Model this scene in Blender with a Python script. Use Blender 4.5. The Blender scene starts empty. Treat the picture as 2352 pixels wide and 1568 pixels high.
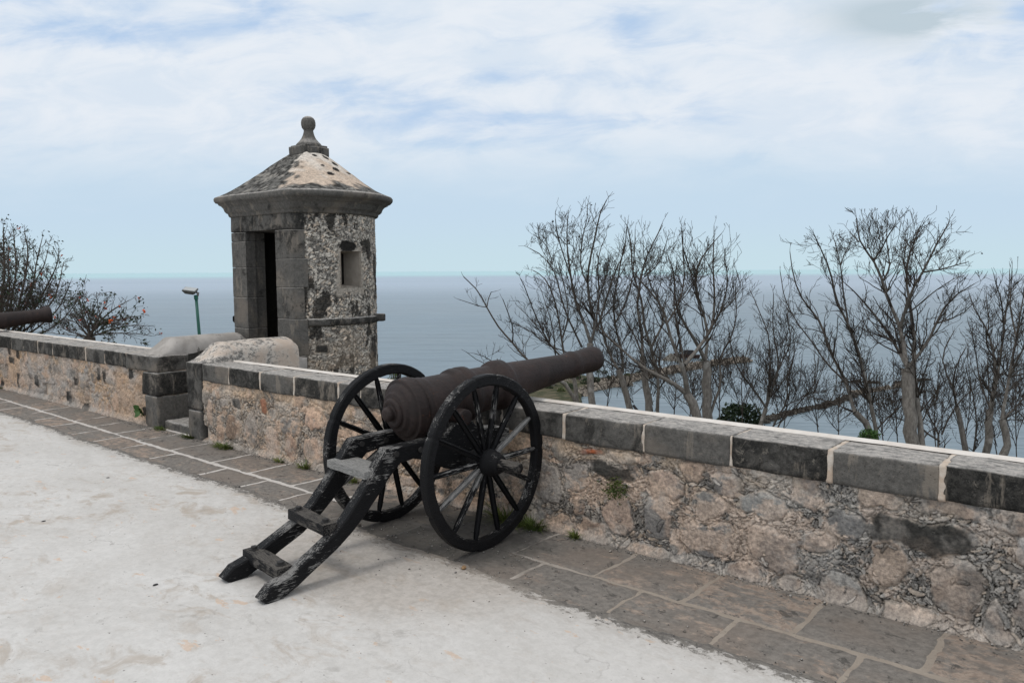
import bpy, bmesh, math, random
import numpy as np
from mathutils import Vector, Matrix
R = math.radians
sc = bpy.context.scene
col = sc.collection

# ---------------------------------------------------------------- camera
CAM_R = Vector((0.77, 0.64, -0.01)); CAM_U = Vector((-0.05, 0.07, 1.0)); CAM_F = Vector((-0.63, 0.77, -0.09))
F_, CX, CY = 1800.0, 1176.0, 784.0
_roll = math.atan(11 / 2150.); _pitch = math.atan(163 / F_)
_phi = math.atan2(1176 + 1020, F_ / math.cos(_pitch))
_fh = Vector((-math.cos(_phi), math.sin(_phi), 0)); _rt = Vector((math.sin(_phi), math.cos(_phi), 0)); _up = Vector((0, 0, 1))
CAM_F = _fh * math.cos(_pitch) - _up * math.sin(_pitch)
_u = _up * math.cos(_pitch) + _fh * math.sin(_pitch)
CAM_R = _rt * math.cos(_roll) - _u * math.sin(_roll)
CAM_U = _u * math.cos(_roll) + _rt * math.sin(_roll)
EYE = Vector((0, 0, 1.65))
cd = bpy.data.cameras.new('camera'); cam = bpy.data.objects.new('camera', cd); col.objects.link(cam)
m3 = Matrix((CAM_R, CAM_U, -CAM_F)).transposed()
cam.matrix_world = Matrix.Translation(EYE) @ m3.to_4x4()
cd.sensor_width = 36; cd.lens = F_ / 2352 * 36; cd.clip_start = .05; cd.clip_end = 60000
sc.camera = cam

def ray(x, y):
    return CAM_R * ((x - CX) / F_) - CAM_U * ((y - CY) / F_) + CAM_F
def at_depth(x, y, t):
    return EYE + ray(x, y) * t
def on_z(x, y, z=0.):
    d = ray(x, y); return EYE + d * ((z - EYE.z) / d.z)

# ---------------------------------------------------------------- light
sc.view_settings.view_transform = 'Standard'; sc.view_settings.look = 'None'
sc.view_settings.exposure = 0.0; sc.view_settings.gamma = 1.0
SUN_DIR = Vector((-.10, -.42, .90)).normalized()      # towards the sun
sun_el = math.asin(SUN_DIR.z)
sl = bpy.data.lights.new('sun', 'SUN'); sl.energy = 0.9; sl.angle = R(14); sl.color = (1, .96, .9)
so = bpy.data.objects.new('sun', sl); col.objects.link(so)
so.rotation_euler = SUN_DIR.to_track_quat('Z', 'Y').to_euler(); so.location = (0, 0, 20)

class NT:
    """small helper to write node trees compactly"""
    def __init__(s, tree):
        s.t = tree; s.n = tree.nodes; s.l = tree.links
    def node(s, typ, ins=None, **kw):
        n = s.n.new(typ)
        for k, v in kw.items(): setattr(n, k, v)
        for k, v in (ins or {}).items(): s.put(n.inputs[k], v)
        return n
    def put(s, sock, v):
        if isinstance(v, bpy.types.NodeSocket): s.l.new(v, sock)
        elif isinstance(v, (tuple, list)) and sock.type == 'RGBA' and len(v) == 3: sock.default_value = (*v, 1)
        else: sock.default_value = v
    def math(s, op, a, b=0.0, c=None, clamp=False):
        n = s.node('ShaderNodeMath', operation=op, use_clamp=clamp); s.put(n.inputs[0], a); s.put(n.inputs[1], b)
        if c is not None: s.put(n.inputs[2], c)
        return n.outputs[0]
    def vmath(s, op, a, b=(0, 0, 0)):
        n = s.node('ShaderNodeVectorMath', operation=op); s.put(n.inputs[0], a); s.put(n.inputs[1], b)
        return n.outputs['Value'] if op in ('DOT_PRODUCT', 'LENGTH') else n.outputs[0]
    def noise(s, vec, scale, detail=4, rough=.55, dist=0.0):
        n = s.node('ShaderNodeTexNoise', {'Scale': scale, 'Detail': detail, 'Roughness': rough, 'Distortion': dist})
        if vec is not None: s.put(n.inputs['Vector'], vec)
        return n.outputs[0]
    def vor(s, vec, scale, feature='F1', rnd=1.0):
        n = s.node('ShaderNodeTexVoronoi', {'Scale': scale, 'Randomness': rnd}, feature=feature)
        if vec is not None: s.put(n.inputs['Vector'], vec)
        return n.outputs['Distance']
    def step(s, v, a, b):
        n = s.node('ShaderNodeMapRange', {'Value': v, 'From Min': a, 'From Max': b, 'To Min': 0., 'To Max': 1.}, interpolation_type='SMOOTHSTEP')
        return n.outputs[0]
    def mix(s, f, a, b, blend='MIX'):
        n = s.node('ShaderNodeMix', data_type='RGBA', blend_type=blend); s.put(n.inputs[0], f)
        s.put(n.inputs[6], a); s.put(n.inputs[7], b); return n.outputs[2]
    def scalev(s, vec, sc_, rot=(0, 0, 0)):
        n = s.node('ShaderNodeMapping', {'Vector': vec, 'Scale': sc_, 'Rotation': rot}); return n.outputs[0]
    def xyz(s, v):
        n = s.node('ShaderNodeSeparateXYZ'); s.put(n.inputs[0], v); return n.outputs
    def cxyz(s, x, y, z):
        n = s.node('ShaderNodeCombineXYZ'); s.put(n.inputs[0], x); s.put(n.inputs[1], y); s.put(n.inputs[2], z); return n.outputs[0]
    def attr(s, name):
        return s.node('ShaderNodeAttribute', attribute_name=name)
    def obj(s): return s.node('ShaderNodeTexCoord').outputs['Object']
    def pos(s): return s.node('ShaderNodeNewGeometry').outputs['Position']
    def nrm(s): return s.node('ShaderNodeNewGeometry').outputs['Normal']

# ---- sky: Nishita daylight with thin high cloud laid out by direction
w = bpy.data.worlds.new('World'); sc.world = w; w.use_nodes = True
t = NT(w.node_tree); t.n.clear()
sky = t.node('ShaderNodeTexSky', sky_type='NISHITA', sun_disc=False, sun_elevation=sun_el, sun_rotation=math.atan2(SUN_DIR.x, SUN_DIR.y), altitude=50, air_density=1.0, dust_density=.6, ozone_density=1.5)
dvec = t.node('ShaderNodeTexCoord').outputs['Generated']
dn = t.vmath('NORMALIZE', dvec)
fz = t.math('MAXIMUM', t.vmath('DOT_PRODUCT', dn, tuple(_fh)), .12)
Uc = t.math('DIVIDE', t.vmath('DOT_PRODUCT', dn, tuple(_rt)), fz)
Vc = t.math('DIVIDE', t.xyz(dn)[2], fz)
Vc = t.math('MINIMUM', Vc, 3.0)
el = t.xyz(dn)[2]
uv = t.cxyz(Uc, t.math('ADD', Vc, t.math('MULTIPLY', Uc, -.06)), 0.)
def gap(px, py, rx, ry, k):
    u0 = (px - 1176) / 1800; v0 = (622 - py) / 1800
    a = t.math('DIVIDE', t.math('SUBTRACT', Uc, u0), rx / 1800); b = t.math('DIVIDE', t.math('SUBTRACT', Vc, v0), ry / 1800)
    d2 = t.math('ADD', t.math('MULTIPLY', a, a), t.math('MULTIPLY', b, b))
    return t.math('MULTIPLY', t.math('POWER', 2.718, t.math('MULTIPLY', d2, -1.)), k)
n1 = t.noise(t.scalev(uv, (2.3, 9.0, 1)), 1.6, 6, .62, .35)
n2 = t.noise(t.scalev(uv, (4.5, 12.0, 1)), 1.8, 5, .60, .5)
nn = t.math('ADD', t.math('MULTIPLY', n1, .6), t.math('MULTIPLY', n2, .4))
g = None
for a in ((240, 95, 260, 45, .13), (70, 10, 200, 30, .10), (630, 40, 130, 60, .12), (1440, 85, 75, 60, .10), (1080, 285, 420, 38, .13),
          (800, 225, 260, 30, .10), (1180, 195, 200, 22, .08), (1900, 195, 230, 30, .10), (2330, 60, 90, 60, .10), (1020, 345, 300, 30, .07), (2050, 160, 200, 16, .06)):
    q = gap(*a); g = q if g is None else t.math('ADD', g, q)
cov = t.step(t.math('SUBTRACT', t.math('ADD', nn, .110), t.math('MULTIPLY', g, 1.45)), .30, .59)
# gaps keep a veil; cloud thins out towards the horizon into an even pale haze
cloudc = t.mix(t.step(n2, .35, .65), (.70, .785, .885), (.80, .85, .915))
gc = t.math('MULTIPLY', gap(2070, 66, 185, 50, 1.5), t.step(n1, .32, .52), clamp=True)
cloudc = t.mix(t.math('MULTIPLY', gc, .9), cloudc, (.50, .60, .67))
nish = t.mix(1.0, sky.outputs[0], (.085, .085, .085), 'MULTIPLY')
blue = t.mix(.82, nish, (.49, .665, .915))
top = t.mix(cov, blue, cloudc)
haze = t.mix(t.step(Vc, 0.0, .08), (.572, .735, .812), (.56, .705, .84))
hz = t.step(t.math('ADD', Vc, t.math('MULTIPLY', t.math('SUBTRACT', n1, .5), .10)), .075, .20)
skyc = t.mix(hz, haze, top)
# the rest of the dome (overhead and behind) is bright thin overcast
skyc = t.mix(t.step(el, .42, .75), skyc, (.82, .83, .85))
ten = t.mix(1.0, skyc, (10, 10, 10), 'MULTIPLY')
bg = t.node('ShaderNodeBackground', {'Color': ten, 'Strength': 0.1})
out = t.node('ShaderNodeOutputWorld'); t.l.new(bg.outputs[0], out.inputs[0])

# ---------------------------------------------------------------- helpers
def tag(o, label=None, cat=None, group=None, kind=None):
    if label: o['label'] = label
    if cat: o['category'] = cat
    if group: o['group'] = group
    if kind: o['kind'] = kind
    return o
def empty(name, loc=(0, 0, 0), rz=0.0):
    o = bpy.data.objects.new(name, None); col.objects.link(o); o.location = loc; o.rotation_euler = (0, 0, rz); o.empty_display_size = .2
    return o
def mesh(name, verts, faces, mat=None, parent=None, smooth=True, colors=None, tone=None, loc=None):
    me = bpy.data.meshes.new(name)
    v = np.asarray(verts, dtype=np.float32)
    if isinstance(faces, np.ndarray):
        nf, k = faces.shape
        me.vertices.add(len(v)); me.vertices.foreach_set('co', v.ravel())
        me.loops.add(nf * k); me.loops.foreach_set('vertex_index', faces.ravel().astype(np.int32))
        me.polygons.add(nf); me.polygons.foreach_set('loop_start', np.arange(0, nf * k, k, dtype=np.int32))
        me.update(calc_edges=True)
    else:
        me.from_pydata([tuple(map(float, p)) for p in v], [], [tuple(int(i) for i in f) for f in faces])
    me.validate()
    me.polygons.foreach_set('use_smooth', [smooth] * len(me.polygons))
    if colors is not None:
        a = me.color_attributes.new('Col', 'FLOAT_COLOR', 'POINT')
        c = np.ones((len(v), 4), np.float32); c[:, :3] = colors; a.data.foreach_set('color', c.ravel())
    if tone is not None:
        a = me.attributes.new('tone', 'FLOAT', 'POINT')
        a.data.foreach_set('value', np.full(len(v), tone, np.float32) if np.isscalar(tone) else np.asarray(tone, np.float32))
    if mat: me.materials.append(mat)
    o = bpy.data.objects.new(name, me); col.objects.link(o)
    if parent: o.parent = parent
    if loc is not None: o.location = loc
    me.update()
    return o

_rs = np.random.RandomState(7)
_T = _rs.rand(8, 256, 256)
def vn(x, y, k=0):
    x = np.asarray(x, float); y = np.asarray(y, float)
    xi = np.floor(x).astype(int); yi = np.floor(y).astype(int); fx = x - xi; fy = y - yi
    fx = fx * fx * (3 - 2 * fx); fy = fy * fy * (3 - 2 * fy); T = _T[k % 8]
    a = T[xi & 255, yi & 255]; b = T[(xi + 1) & 255, yi & 255]; c = T[xi & 255, (yi + 1) & 255]; d = T[(xi + 1) & 255, (yi + 1) & 255]
    return (a * (1 - fx) + b * fx) * (1 - fy) + (c * (1 - fx) + d * fx) * fy
def fbm(x, y, k=0, o=4, r=.5):
    s = 0; a = 1; t_ = 0
    for i in range(o):
        s = s + a * vn(x * 2 ** i + 17.3 * i, y * 2 ** i + 9.1 * i, k + i); t_ += a; a *= r
    return s / t_
def sst(v, a, b):
    u = np.clip((v - a) / (b - a), 0, 1); return u * u * (3 - 2 * u)
def lerp(a, b, f):
    f = np.asarray(f)[..., None]; return np.asarray(a) * (1 - f) + np.asarray(b) * f
def noise3(p, s, k=0):
    return (fbm(p[:, 0] * s + 3.1, p[:, 1] * s + 7.7, k, 3) + fbm(p[:, 1] * s + 11.1, p[:, 2] * s + 2.7, k + 1, 3) + fbm(p[:, 2] * s + 5.1, p[:, 0] * s + 1.7, k + 2, 3)) / 1.5 - 1

def grid_faces(nu, nv, off=0, keep=None):
    i = np.arange(nu - 1)[:, None] * nv + np.arange(nv - 1)[None]
    q = np.stack([i, i + nv, i + nv + 1, i + 1], -1).reshape(-1, 4) + off
    return q if keep is None else q[keep.ravel()]

def principled(nt, col_, rough=.9, bump=None, bstr=.4, bdist=.01, metal=0.0, spec=.3, **kw):
    b = nt.node('ShaderNodeBsdfPrincipled'); nt.put(b.inputs['Base Color'], col_); nt.put(b.inputs['Roughness'], rough)
    nt.put(b.inputs['Metallic'], metal); nt.put(b.inputs['Specular IOR Level'], spec)
    for k, v in kw.items(): nt.put(b.inputs[k.replace('_', ' ')], v)
    if bump is not None:
        bn = nt.node('ShaderNodeBump', {'Strength': bstr, 'Distance': bdist, 'Height': bump}); nt.l.new(bn.outputs[0], b.inputs['Normal'])
    return b
def material(name, fn):
    m = bpy.data.materials.new(name); m.use_nodes = True; nt = NT(m.node_tree); nt.n.clear()
    b = fn(nt); o = nt.node('ShaderNodeOutputMaterial'); nt.l.new(b.outputs[0], o.inputs[0]); return m

# ---------------------------------------------------------------- materials
def f_relief(n):
    c = n.attr('Col').outputs['Color']; p = n.pos()
    a = n.noise(p, 60, 5, .7); b = n.noise(p, 9, 4, .6); d = n.noise(p, 190, 3, .7)
    c = n.mix(n.step(a, .3, .7), n.mix(1., c, (.62, .62, .63), 'MULTIPLY'), n.mix(1., c, (1.25, 1.22, 1.18), 'MULTIPLY'))
    c = n.mix(n.math('MULTIPLY', n.step(b, .58, .72), .4), c, (.34, .32, .30))
    c = n.mix(n.step(n.vor(p, 85), .16, .08), c, n.mix(1., c, (.45, .43, .42), 'MULTIPLY'))
    h = n.math('ADD', n.math('MULTIPLY', a, 1.), n.math('MULTIPLY', d, .5))
    return principled(n, c, .95, h, .7, .006, spec=.15)
M_relief = material('rubble_masonry', f_relief)

def f_block(n):
    p = n.pos(); tn = n.attr('tone').outputs['Fac']
    a = n.noise(p, 6, 6, .65, .4); b = n.noise(p, 34, 5, .78); e = n.noise(p, 95, 4, .75)
    base = n.mix(n.step(b, .3, .7), (.090, .086, .080), (.165, .157, .145))
    base = n.mix(n.math('MULTIPLY', n.step(n.noise(p, 2.6, 4), .5, .7), .7), base, (.22, .19, .16))
    dk = n.step(n.math('ADD', n.math('ADD', n.math('MULTIPLY', a, .70), n.math('MULTIPLY', b, .40)), n.math('MULTIPLY', tn, .30)), .60, .73)
    blk = n.mix(n.step(e, .56, .74), n.mix(n.step(b, .42, .62), (.019, .019, .0185), (.052, .050, .046)), (.10, .096, .088))
    c_ = n.mix(n.math('MULTIPLY', dk, .95), base, blk)
    c_ = n.mix(n.math('MULTIPLY', n.step(n.noise(p, 16, 5, .75, .5), .60, .68), .55), c_, (.26, .235, .20))
    c_ = n.mix(n.math('MULTIPLY', n.step(n.noise(n.scalev(p, (3.2, 3.2, .8)), 3.0, 5, .7, .3), .56, .66), .6), c_, (.27, .235, .195))
    # pale lichen bloom and lime wash on the weathered upper faces
    up = n.step(n.xyz(n.nrm())[2], .45, .85)
    st = n.noise(n.scalev(p, (2.0, 4.5, 3)), 4.5, 6, .74, .8)
    pale = n.mix(n.step(b, .35, .65), (.32, .31, .295), (.56, .52, .48))
    topc = n.mix(n.step(st, .33, .55), n.mix(n.step(b, .35, .65), (.12, .118, .113), (.26, .25, .238)), pale)
    c_ = n.mix(n.math('MULTIPLY', up, .93), c_, topc)
    pit = n.step(n.vor(p, 55), .04, .20)
    c_ = n.mix(n.math('MULTIPLY', n.math('SUBTRACT', 1.0, pit), .6), c_, (.012, .012, .012))
    h = n.math('ADD', n.math('ADD', n.math('MULTIPLY', b, .9), n.math('MULTIPLY', e, .4)), n.math('MULTIPLY', pit, .35))
    return principled(n, c_, .95, h, .85, .010, spec=.12)
M_block = material('black_stained_ashlar', f_block)

def f_mortar(n):
    p = n.pos(); a = n.noise(p, 14, 5, .65); b = n.noise(p, 90, 3, .7)
    c = n.mix(n.step(a, .35, .65), (.52, .41, .32), (.62, .56, .49))
    return principled(n, c, .95, n.math('ADD', a, b), .5, .006, spec=.1)
M_mortar = material('lime_mortar', f_mortar)

def f_white(n):
    p = n.pos(); a = n.noise(p, 6, 5, .65); b = n.noise(p, 50, 4, .7)
    c = n.mix(n.step(a, .3, .7), (.66, .60, .54), (.78, .74, .69))
    return principled(n, c, .9, b, .3, .004, spec=.15)
M_white = material('whitewash', f_white)

def f_oldplaster(n):
    p = n.pos(); tn = n.attr('tone').outputs['Fac']
    a = n.noise(p, 3.2, 6, .7, .5); b = n.noise(n.scalev(p, (1, 1, 1.6)), 20, 5, .75, .8); d = n.noise(p, 80, 3, .7)
    c = n.mix(n.step(a, .35, .6), (.56, .46, .38), (.66, .61, .55))
    mk = n.step(n.math('ADD', n.math('ADD', n.math('MULTIPLY', a, .5), n.math('MULTIPLY', b, .5)), n.math('MULTIPLY', tn, .2)), .54, .64)
    c = n.mix(n.math('MULTIPLY', mk, .9), c, n.mix(n.step(d, .4, .6), (.07, .068, .064), (.22, .21, .20)))
    return principled(n, c, .92, n.math('ADD', b, n.math('MULTIPLY', d, .4)), .6, .01, spec=.12)
M_oldplaster = material('lichened_plaster', f_oldplaster)

def f_greyplaster(n):
    p = n.pos(); a = n.noise(p, 5, 5, .65, .3); b = n.noise(p, 45, 4, .7)
    c = n.mix(n.step(a, .35, .65), (.34, .315, .29), (.47, .44, .41))
    c = n.mix(n.math('MULTIPLY', n.step(n.noise(p, 11, 5, .7), .6, .68), .8), c, (.12, .115, .11))
    return principled(n, c, .92, n.math('ADD', a, b), .5, .006, spec=.12)
M_greyplaster = material('grey_plaster', f_greyplaster)

def f_floor(n):
    p = n.pos(); q = n.scalev(p, (1., 1.6, 1), (0, 0, .25))
    a = n.noise(q, .9, 6, .62, .6); b = n.noise(q, 3.3, 6, .7, .8); d = n.noise(p, 26, 5, .7); e = n.noise(p, 150, 3, .7)
    c = n.mix(n.step(a, .3, .7), (.595, .575, .548), (.690, .674, .652))
    m1 = n.math('MULTIPLY', n.step(b, .50, .66), n.step(n.noise(p, .55, 4, .6), .36, .58))
    c = n.mix(n.math('MULTIPLY', m1, .72), c, (.44, .37, .30))
    m2 = n.step(n.noise(n.scalev(p, (1, 2.0, 1), (0, 0, .4)), 4.1, 5, .66, .3), .635, .665)
    c = n.mix(n.math('MULTIPLY', m2, .60), c, (.66, .47, .33))
    m3 = n.math('MULTIPLY', n.step(n.noise(q, 5.2, 6, .72, 1.2), .56, .66), n.step(n.noise(p, .8, 3), .45, .6))
    c = n.mix(n.math('MULTIPLY', m3, .35), c, (.32, .30, .275))
    st2 = n.noise(n.scalev(p, (1, 2.6, 1), (0, 0, .55)), 5.5, 7, .76, .9)
    c = n.mix(n.math('MULTIPLY', n.step(st2, .52, .68), .30), c, (.50, .46, .41))
    c = n.mix(n.math('MULTIPLY', n.step(n.noise(p, 60, 4, .8), .60, .68), .30), c, (.40, .385, .36))
    c = n.mix(n.step(d, .35, .65), n.mix(1., c, (.90, .90, .895), 'MULTIPLY'), c)
    c = n.mix(n.math('MULTIPLY', n.step(n.noise(p, 42, 2, .5), .72, .76), .7), c, (.17, .15, .13))
    cr = n.step(n.vor(n.vmath('ADD', n.scalev(p, (.45, .62, 1)), n.vmath('MULTIPLY', n.node('ShaderNodeTexNoise', {'Vector': p, 'Scale': 2.2, 'Detail': 6.}).outputs['Color'], (.5, .5, 0))), 1.0, 'DISTANCE_TO_EDGE'), .0035, .0006)
    c = n.mix(n.math('MULTIPLY', cr, n.math('MULTIPLY', n.step(a, .4, .6), .55)), c, (.30, .28, .26))
    # the render wears through to the dark stone along its feathered edge
    ed = n.attr('tone').outputs['Fac']; f1 = n.noise(n.scalev(p, (1, 1.8, 1)), 11, 6, .78, .7); f2 = n.noise(p, 34, 5, .78)
    wv = n.math('ADD', n.math('MULTIPLY', f1, .65), n.math('MULTIPLY', f2, .35))
    gy = n.step(n.math('ADD', n.math('MULTIPLY', ed, .42), n.math('SUBTRACT', wv, .5)), .05, .40)
    c = n.mix(n.math('MULTIPLY', gy, .55), c, (.40, .365, .33))
    g_ = n.step(n.math('ADD', n.math('MULTIPLY', ed, .50), n.math('SUBTRACT', wv, .5)), .33, .41)
    c = n.mix(n.math('MULTIPLY', g_, .92), c, n.mix(n.step(f2, .35, .65), (.085, .080, .075), (.20, .185, .165)))
    # trodden brownish patch around the trail of the gun
    q2 = n.vmath('MULTIPLY', n.vmath('SUBTRACT', p, (-3.35, 2.85, 0)), (1 / 1.15, 1 / .62, 0)); dd = n.math('ADD', n.vmath('LENGTH', q2), n.math('MULTIPLY', n.math('SUBTRACT', b, .5), 1.3))
    c = n.mix(n.math('MULTIPLY', n.step(dd, 1.2, .5), .55), c, n.mix(n.step(d, .3, .7), (.33, .285, .24), (.50, .44, .385)))
    h = n.math('ADD', n.math('MULTIPLY', d, .8), n.math('ADD', n.math('MULTIPLY', b, 1.5), n.math('MULTIPLY', e, .35)))
    return principled(n, c, .85, h, .45, .006, spec=.25)
M_floor = material('worn_white_render', f_floor)

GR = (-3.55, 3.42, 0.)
def under_gun_dark(n, p, a):      # mask of a darker, ragged-edged oval under the carriage
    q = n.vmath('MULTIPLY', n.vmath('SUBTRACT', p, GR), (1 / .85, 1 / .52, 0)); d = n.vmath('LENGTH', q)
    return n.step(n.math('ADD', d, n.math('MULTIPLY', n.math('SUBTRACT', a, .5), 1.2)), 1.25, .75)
def f_flag(n):
    p = n.pos(); tn = n.attr('tone').outputs['Fac']; q = n.scalev(p, (1., 1.7, 1), (0, 0, .2))
    a = n.noise(q, 3.4, 6, .70, .8); b = n.noise(p, 26, 5, .78); d = n.noise(p, 120, 3, .7); w = n.noise(q, 9, 6, .75, .6)
    c = n.mix(n.step(b, .3, .7), (.155, .144, .131), (.265, .242, .218))
    c = n.mix(n.math('MULTIPLY', n.step(n.noise(q, 1.7, 4), .42, .62), .45), c, (.235, .19, .157))
    c = n.mix(n.math('MULTIPLY', n.step(n.math('ADD', n.math('ADD', n.math('MULTIPLY', a, .5), n.math('MULTIPLY', w, .5)), n.math('MULTIPLY', tn, .24)), .57, .66), .85), c, n.mix(n.step(b, .35, .6), (.27, .21, .17), (.40, .32, .26)))
    c = n.mix(n.math('MULTIPLY', n.step(n.noise(p, 8, 6, .78, .5), .57, .63), .7), c, (.060, .057, .054))
    c = n.mix(n.math('MULTIPLY', n.step(n.noise(p, 15, 5, .75), .66, .71), .8), c, (.40, .37, .34))
    c = n.mix(n.math('MULTIPLY', under_gun_dark(n, p, a), .75), c, n.mix(b, (.055, .052, .048), (.12, .115, .105)))
    return principled(n, c, .9, n.math('ADD', b, n.math('MULTIPLY', d, .5)), .6, .006, spec=.2)
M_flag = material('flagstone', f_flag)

def f_joint(n):
    p = n.pos(); x = n.xyz(p)[0]
    a = n.noise(p, 12, 5, .65)
    far = n.step(n.math('ADD', x, n.math('MULTIPLY', a, 1.5)), -1.2, -3.0)
    c = n.mix(far, n.mix(a, (.27, .225, .185), (.42, .37, .315)), n.mix(a, (.52, .48, .44), (.72, .69, .66)))
    e = n.noise(p, 40, 5, .75); c = n.mix(n.math('MULTIPLY', n.step(e, .56, .66), .6), c, (.16, .15, .135))
    c = n.mix(n.math('MULTIPLY', under_gun_dark(n, p, n.noise(p, 3.4, 5, .7)), .92), c, n.mix(e, (.05, .047, .043), (.15, .14, .13)))
    return principled(n, c, .92, n.math('ADD', a, e), .6, .006, spec=.15)
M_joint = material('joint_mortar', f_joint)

def f_iron(n):
    p = n.obj(); a = n.noise(p, 5, 6, .7, .5); b = n.noise(p, 40, 5, .75); d = n.noise(n.scalev(p, (.3, 2, 2)), 22, 4, .7)
    c = n.mix(n.step(a, .3, .7), (.020, .0130, .0118), (.039, .0235, .0205))
    c = n.mix(n.math('MULTIPLY', n.step(n.noise(p, 13, 5, .7), .63, .70), .8), c, (.11, .04, .018))
    c = n.mix(n.math('MULTIPLY', n.step(n.noise(p, 30, 3, .6), .74, .77), .9), c, (.30, .08, .02))
    c = n.mix(n.step(b, .3, .7), n.mix(1., c, (.7, .7, .7), 'MULTIPLY'), c)
    h = n.math('ADD', n.math('MULTIPLY', b, .6), n.math('ADD', a, n.math('MULTIPLY', d, .6)))
    return principled(n, c, .62, h, .55, .012, spec=.35)
M_iron = material('rusted_cast_iron', f_iron)

def wood(name, rot, wear, paint=(.0068, .0070, .0080), bare0=(.16, .155, .15), bare1=(.36, .35, .335)):
    def f(n):
        o = n.obj(); g_ = n.scalev(o, (1.6, 14, 14), rot)
        gr = n.noise(g_, 10, 6, .74, .4); fine = n.noise(n.scalev(o, (3, 40, 40), rot), 9, 4, .7)
        patch = n.noise(n.vmath('ADD', o, n.node('ShaderNodeObjectInfo').outputs['Location']), 4.5, 5, .65)
        up = n.step(n.xyz(n.nrm())[2], .1, .95)
        v = n.math('ADD', n.math('ADD', n.math('MULTIPLY', gr, .5), n.math('MULTIPLY', patch, .5)), n.math('MULTIPLY', up, .055))
        m = n.step(v, .62 - wear, .65 - wear)
        c = n.mix(n.step(fine, .35, .65), n.mix(1., paint, (.75, .75, .75), 'MULTIPLY'), n.mix(1., paint, (1.9, 1.85, 1.8), 'MULTIPLY'))
        c = n.mix(n.math('MULTIPLY', m, .92), c, n.mix(n.step(fine, .3, .7), bare0, bare1))
        h = n.math('ADD', n.math('MULTIPLY', fine, .8), n.math('ADD', n.math('MULTIPLY', gr, .9), n.math('MULTIPLY', m, -.25)))
        return principled(n, c, n.mix(m, (.55,) * 3, (.9,) * 3), h, .75, .006, spec=.16)
    return material(name, f)
M_wood = wood('black_painted_wood', (0, 0, 0), .01)
M_woodleg = wood('black_painted_wood_trail', (0, R(42), 0), .075)
M_rim = wood('black_painted_felloe', (0, 0, 0), .035)
M_spokew = wood('chipped_spoke', (0, 0, 0), .085)
M_spokeb = wood('weathered_spoke', (0, 0, 0), .17)
M_seat = wood('bare_grey_board', (0, 0, 0), .40, bare0=(.13, .13, .127), bare1=(.44, .43, .41))
M_rung = wood('worn_black_board', (0, 0, 0), .115, bare0=(.05, .047, .043), bare1=(.17, .155, .14))

def f_bolt(n):
    a = n.noise(n.obj(), 40, 4, .7); return principled(n, n.mix(a, (.01, .01, .011), (.045, .042, .04)), .6, a, .5, .004, spec=.4)
M_bolt = material('black_iron_bolt', f_bolt)

def f_bark(n):
    p = n.pos(); a = n.noise(n.scalev(p, (6, 6, 2)), 6, 5, .7); r = n.attr('tone').outputs['Fac']
    c = n.mix(n.step(a, .3, .7), (.125, .113, .10), (.27, .25, .225))
    c = n.mix(n.step(n.noise(p, 5, 4), .58, .66), c, (.33, .315, .29))
    tw = n.mix(a, (.040, .033, .028), (.095, .080, .068))
    c = n.mix(n.step(r, .007, .026), tw, c)
    return principled(n, c, .9, a, .6, .01, spec=.15)
M_bark = material('grey_bark', f_bark)
def f_barkl(n):
    p = n.pos(); a = n.noise(n.scalev(p, (6, 6, 2)), 6, 5, .7)
    return principled(n, n.mix(a, (.050, .042, .036), (.15, .125, .105)), .9, a, .5, .01, spec=.15)
M_barkl = material('brown_bark', f_barkl)
def leafmat(name, c0, c1, tr=.25):
    def f(n):
        a = n.noise(n.pos(), 9, 3, .6); c = n.mix(n.step(a, .3, .7), c0, c1)
        return principled(n, c, .6, None, spec=.3, Subsurface_Weight=0.0)
    return material(name, f)
M_leaf = leafmat('dark_green_leaf', (.014, .028, .011), (.034, .058, .022))
M_leafdark = leafmat('olive_leaf', (.014, .026, .010), (.035, .055, .020))
M_bright = leafmat('bright_green_leaf', (.035, .085, .02), (.075, .15, .035))
M_flower = leafmat('orange_flower', (.62, .085, .015), (.75, .16, .03))
M_pod = leafmat('dry_pod', (.02, .015, .012), (.05, .038, .03))
M_grass = leafmat('grass_blade', (.06, .10, .02), (.17, .19, .05))
M_moss = leafmat('moss', (.03, .055, .012), (.10, .12, .03))

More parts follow.
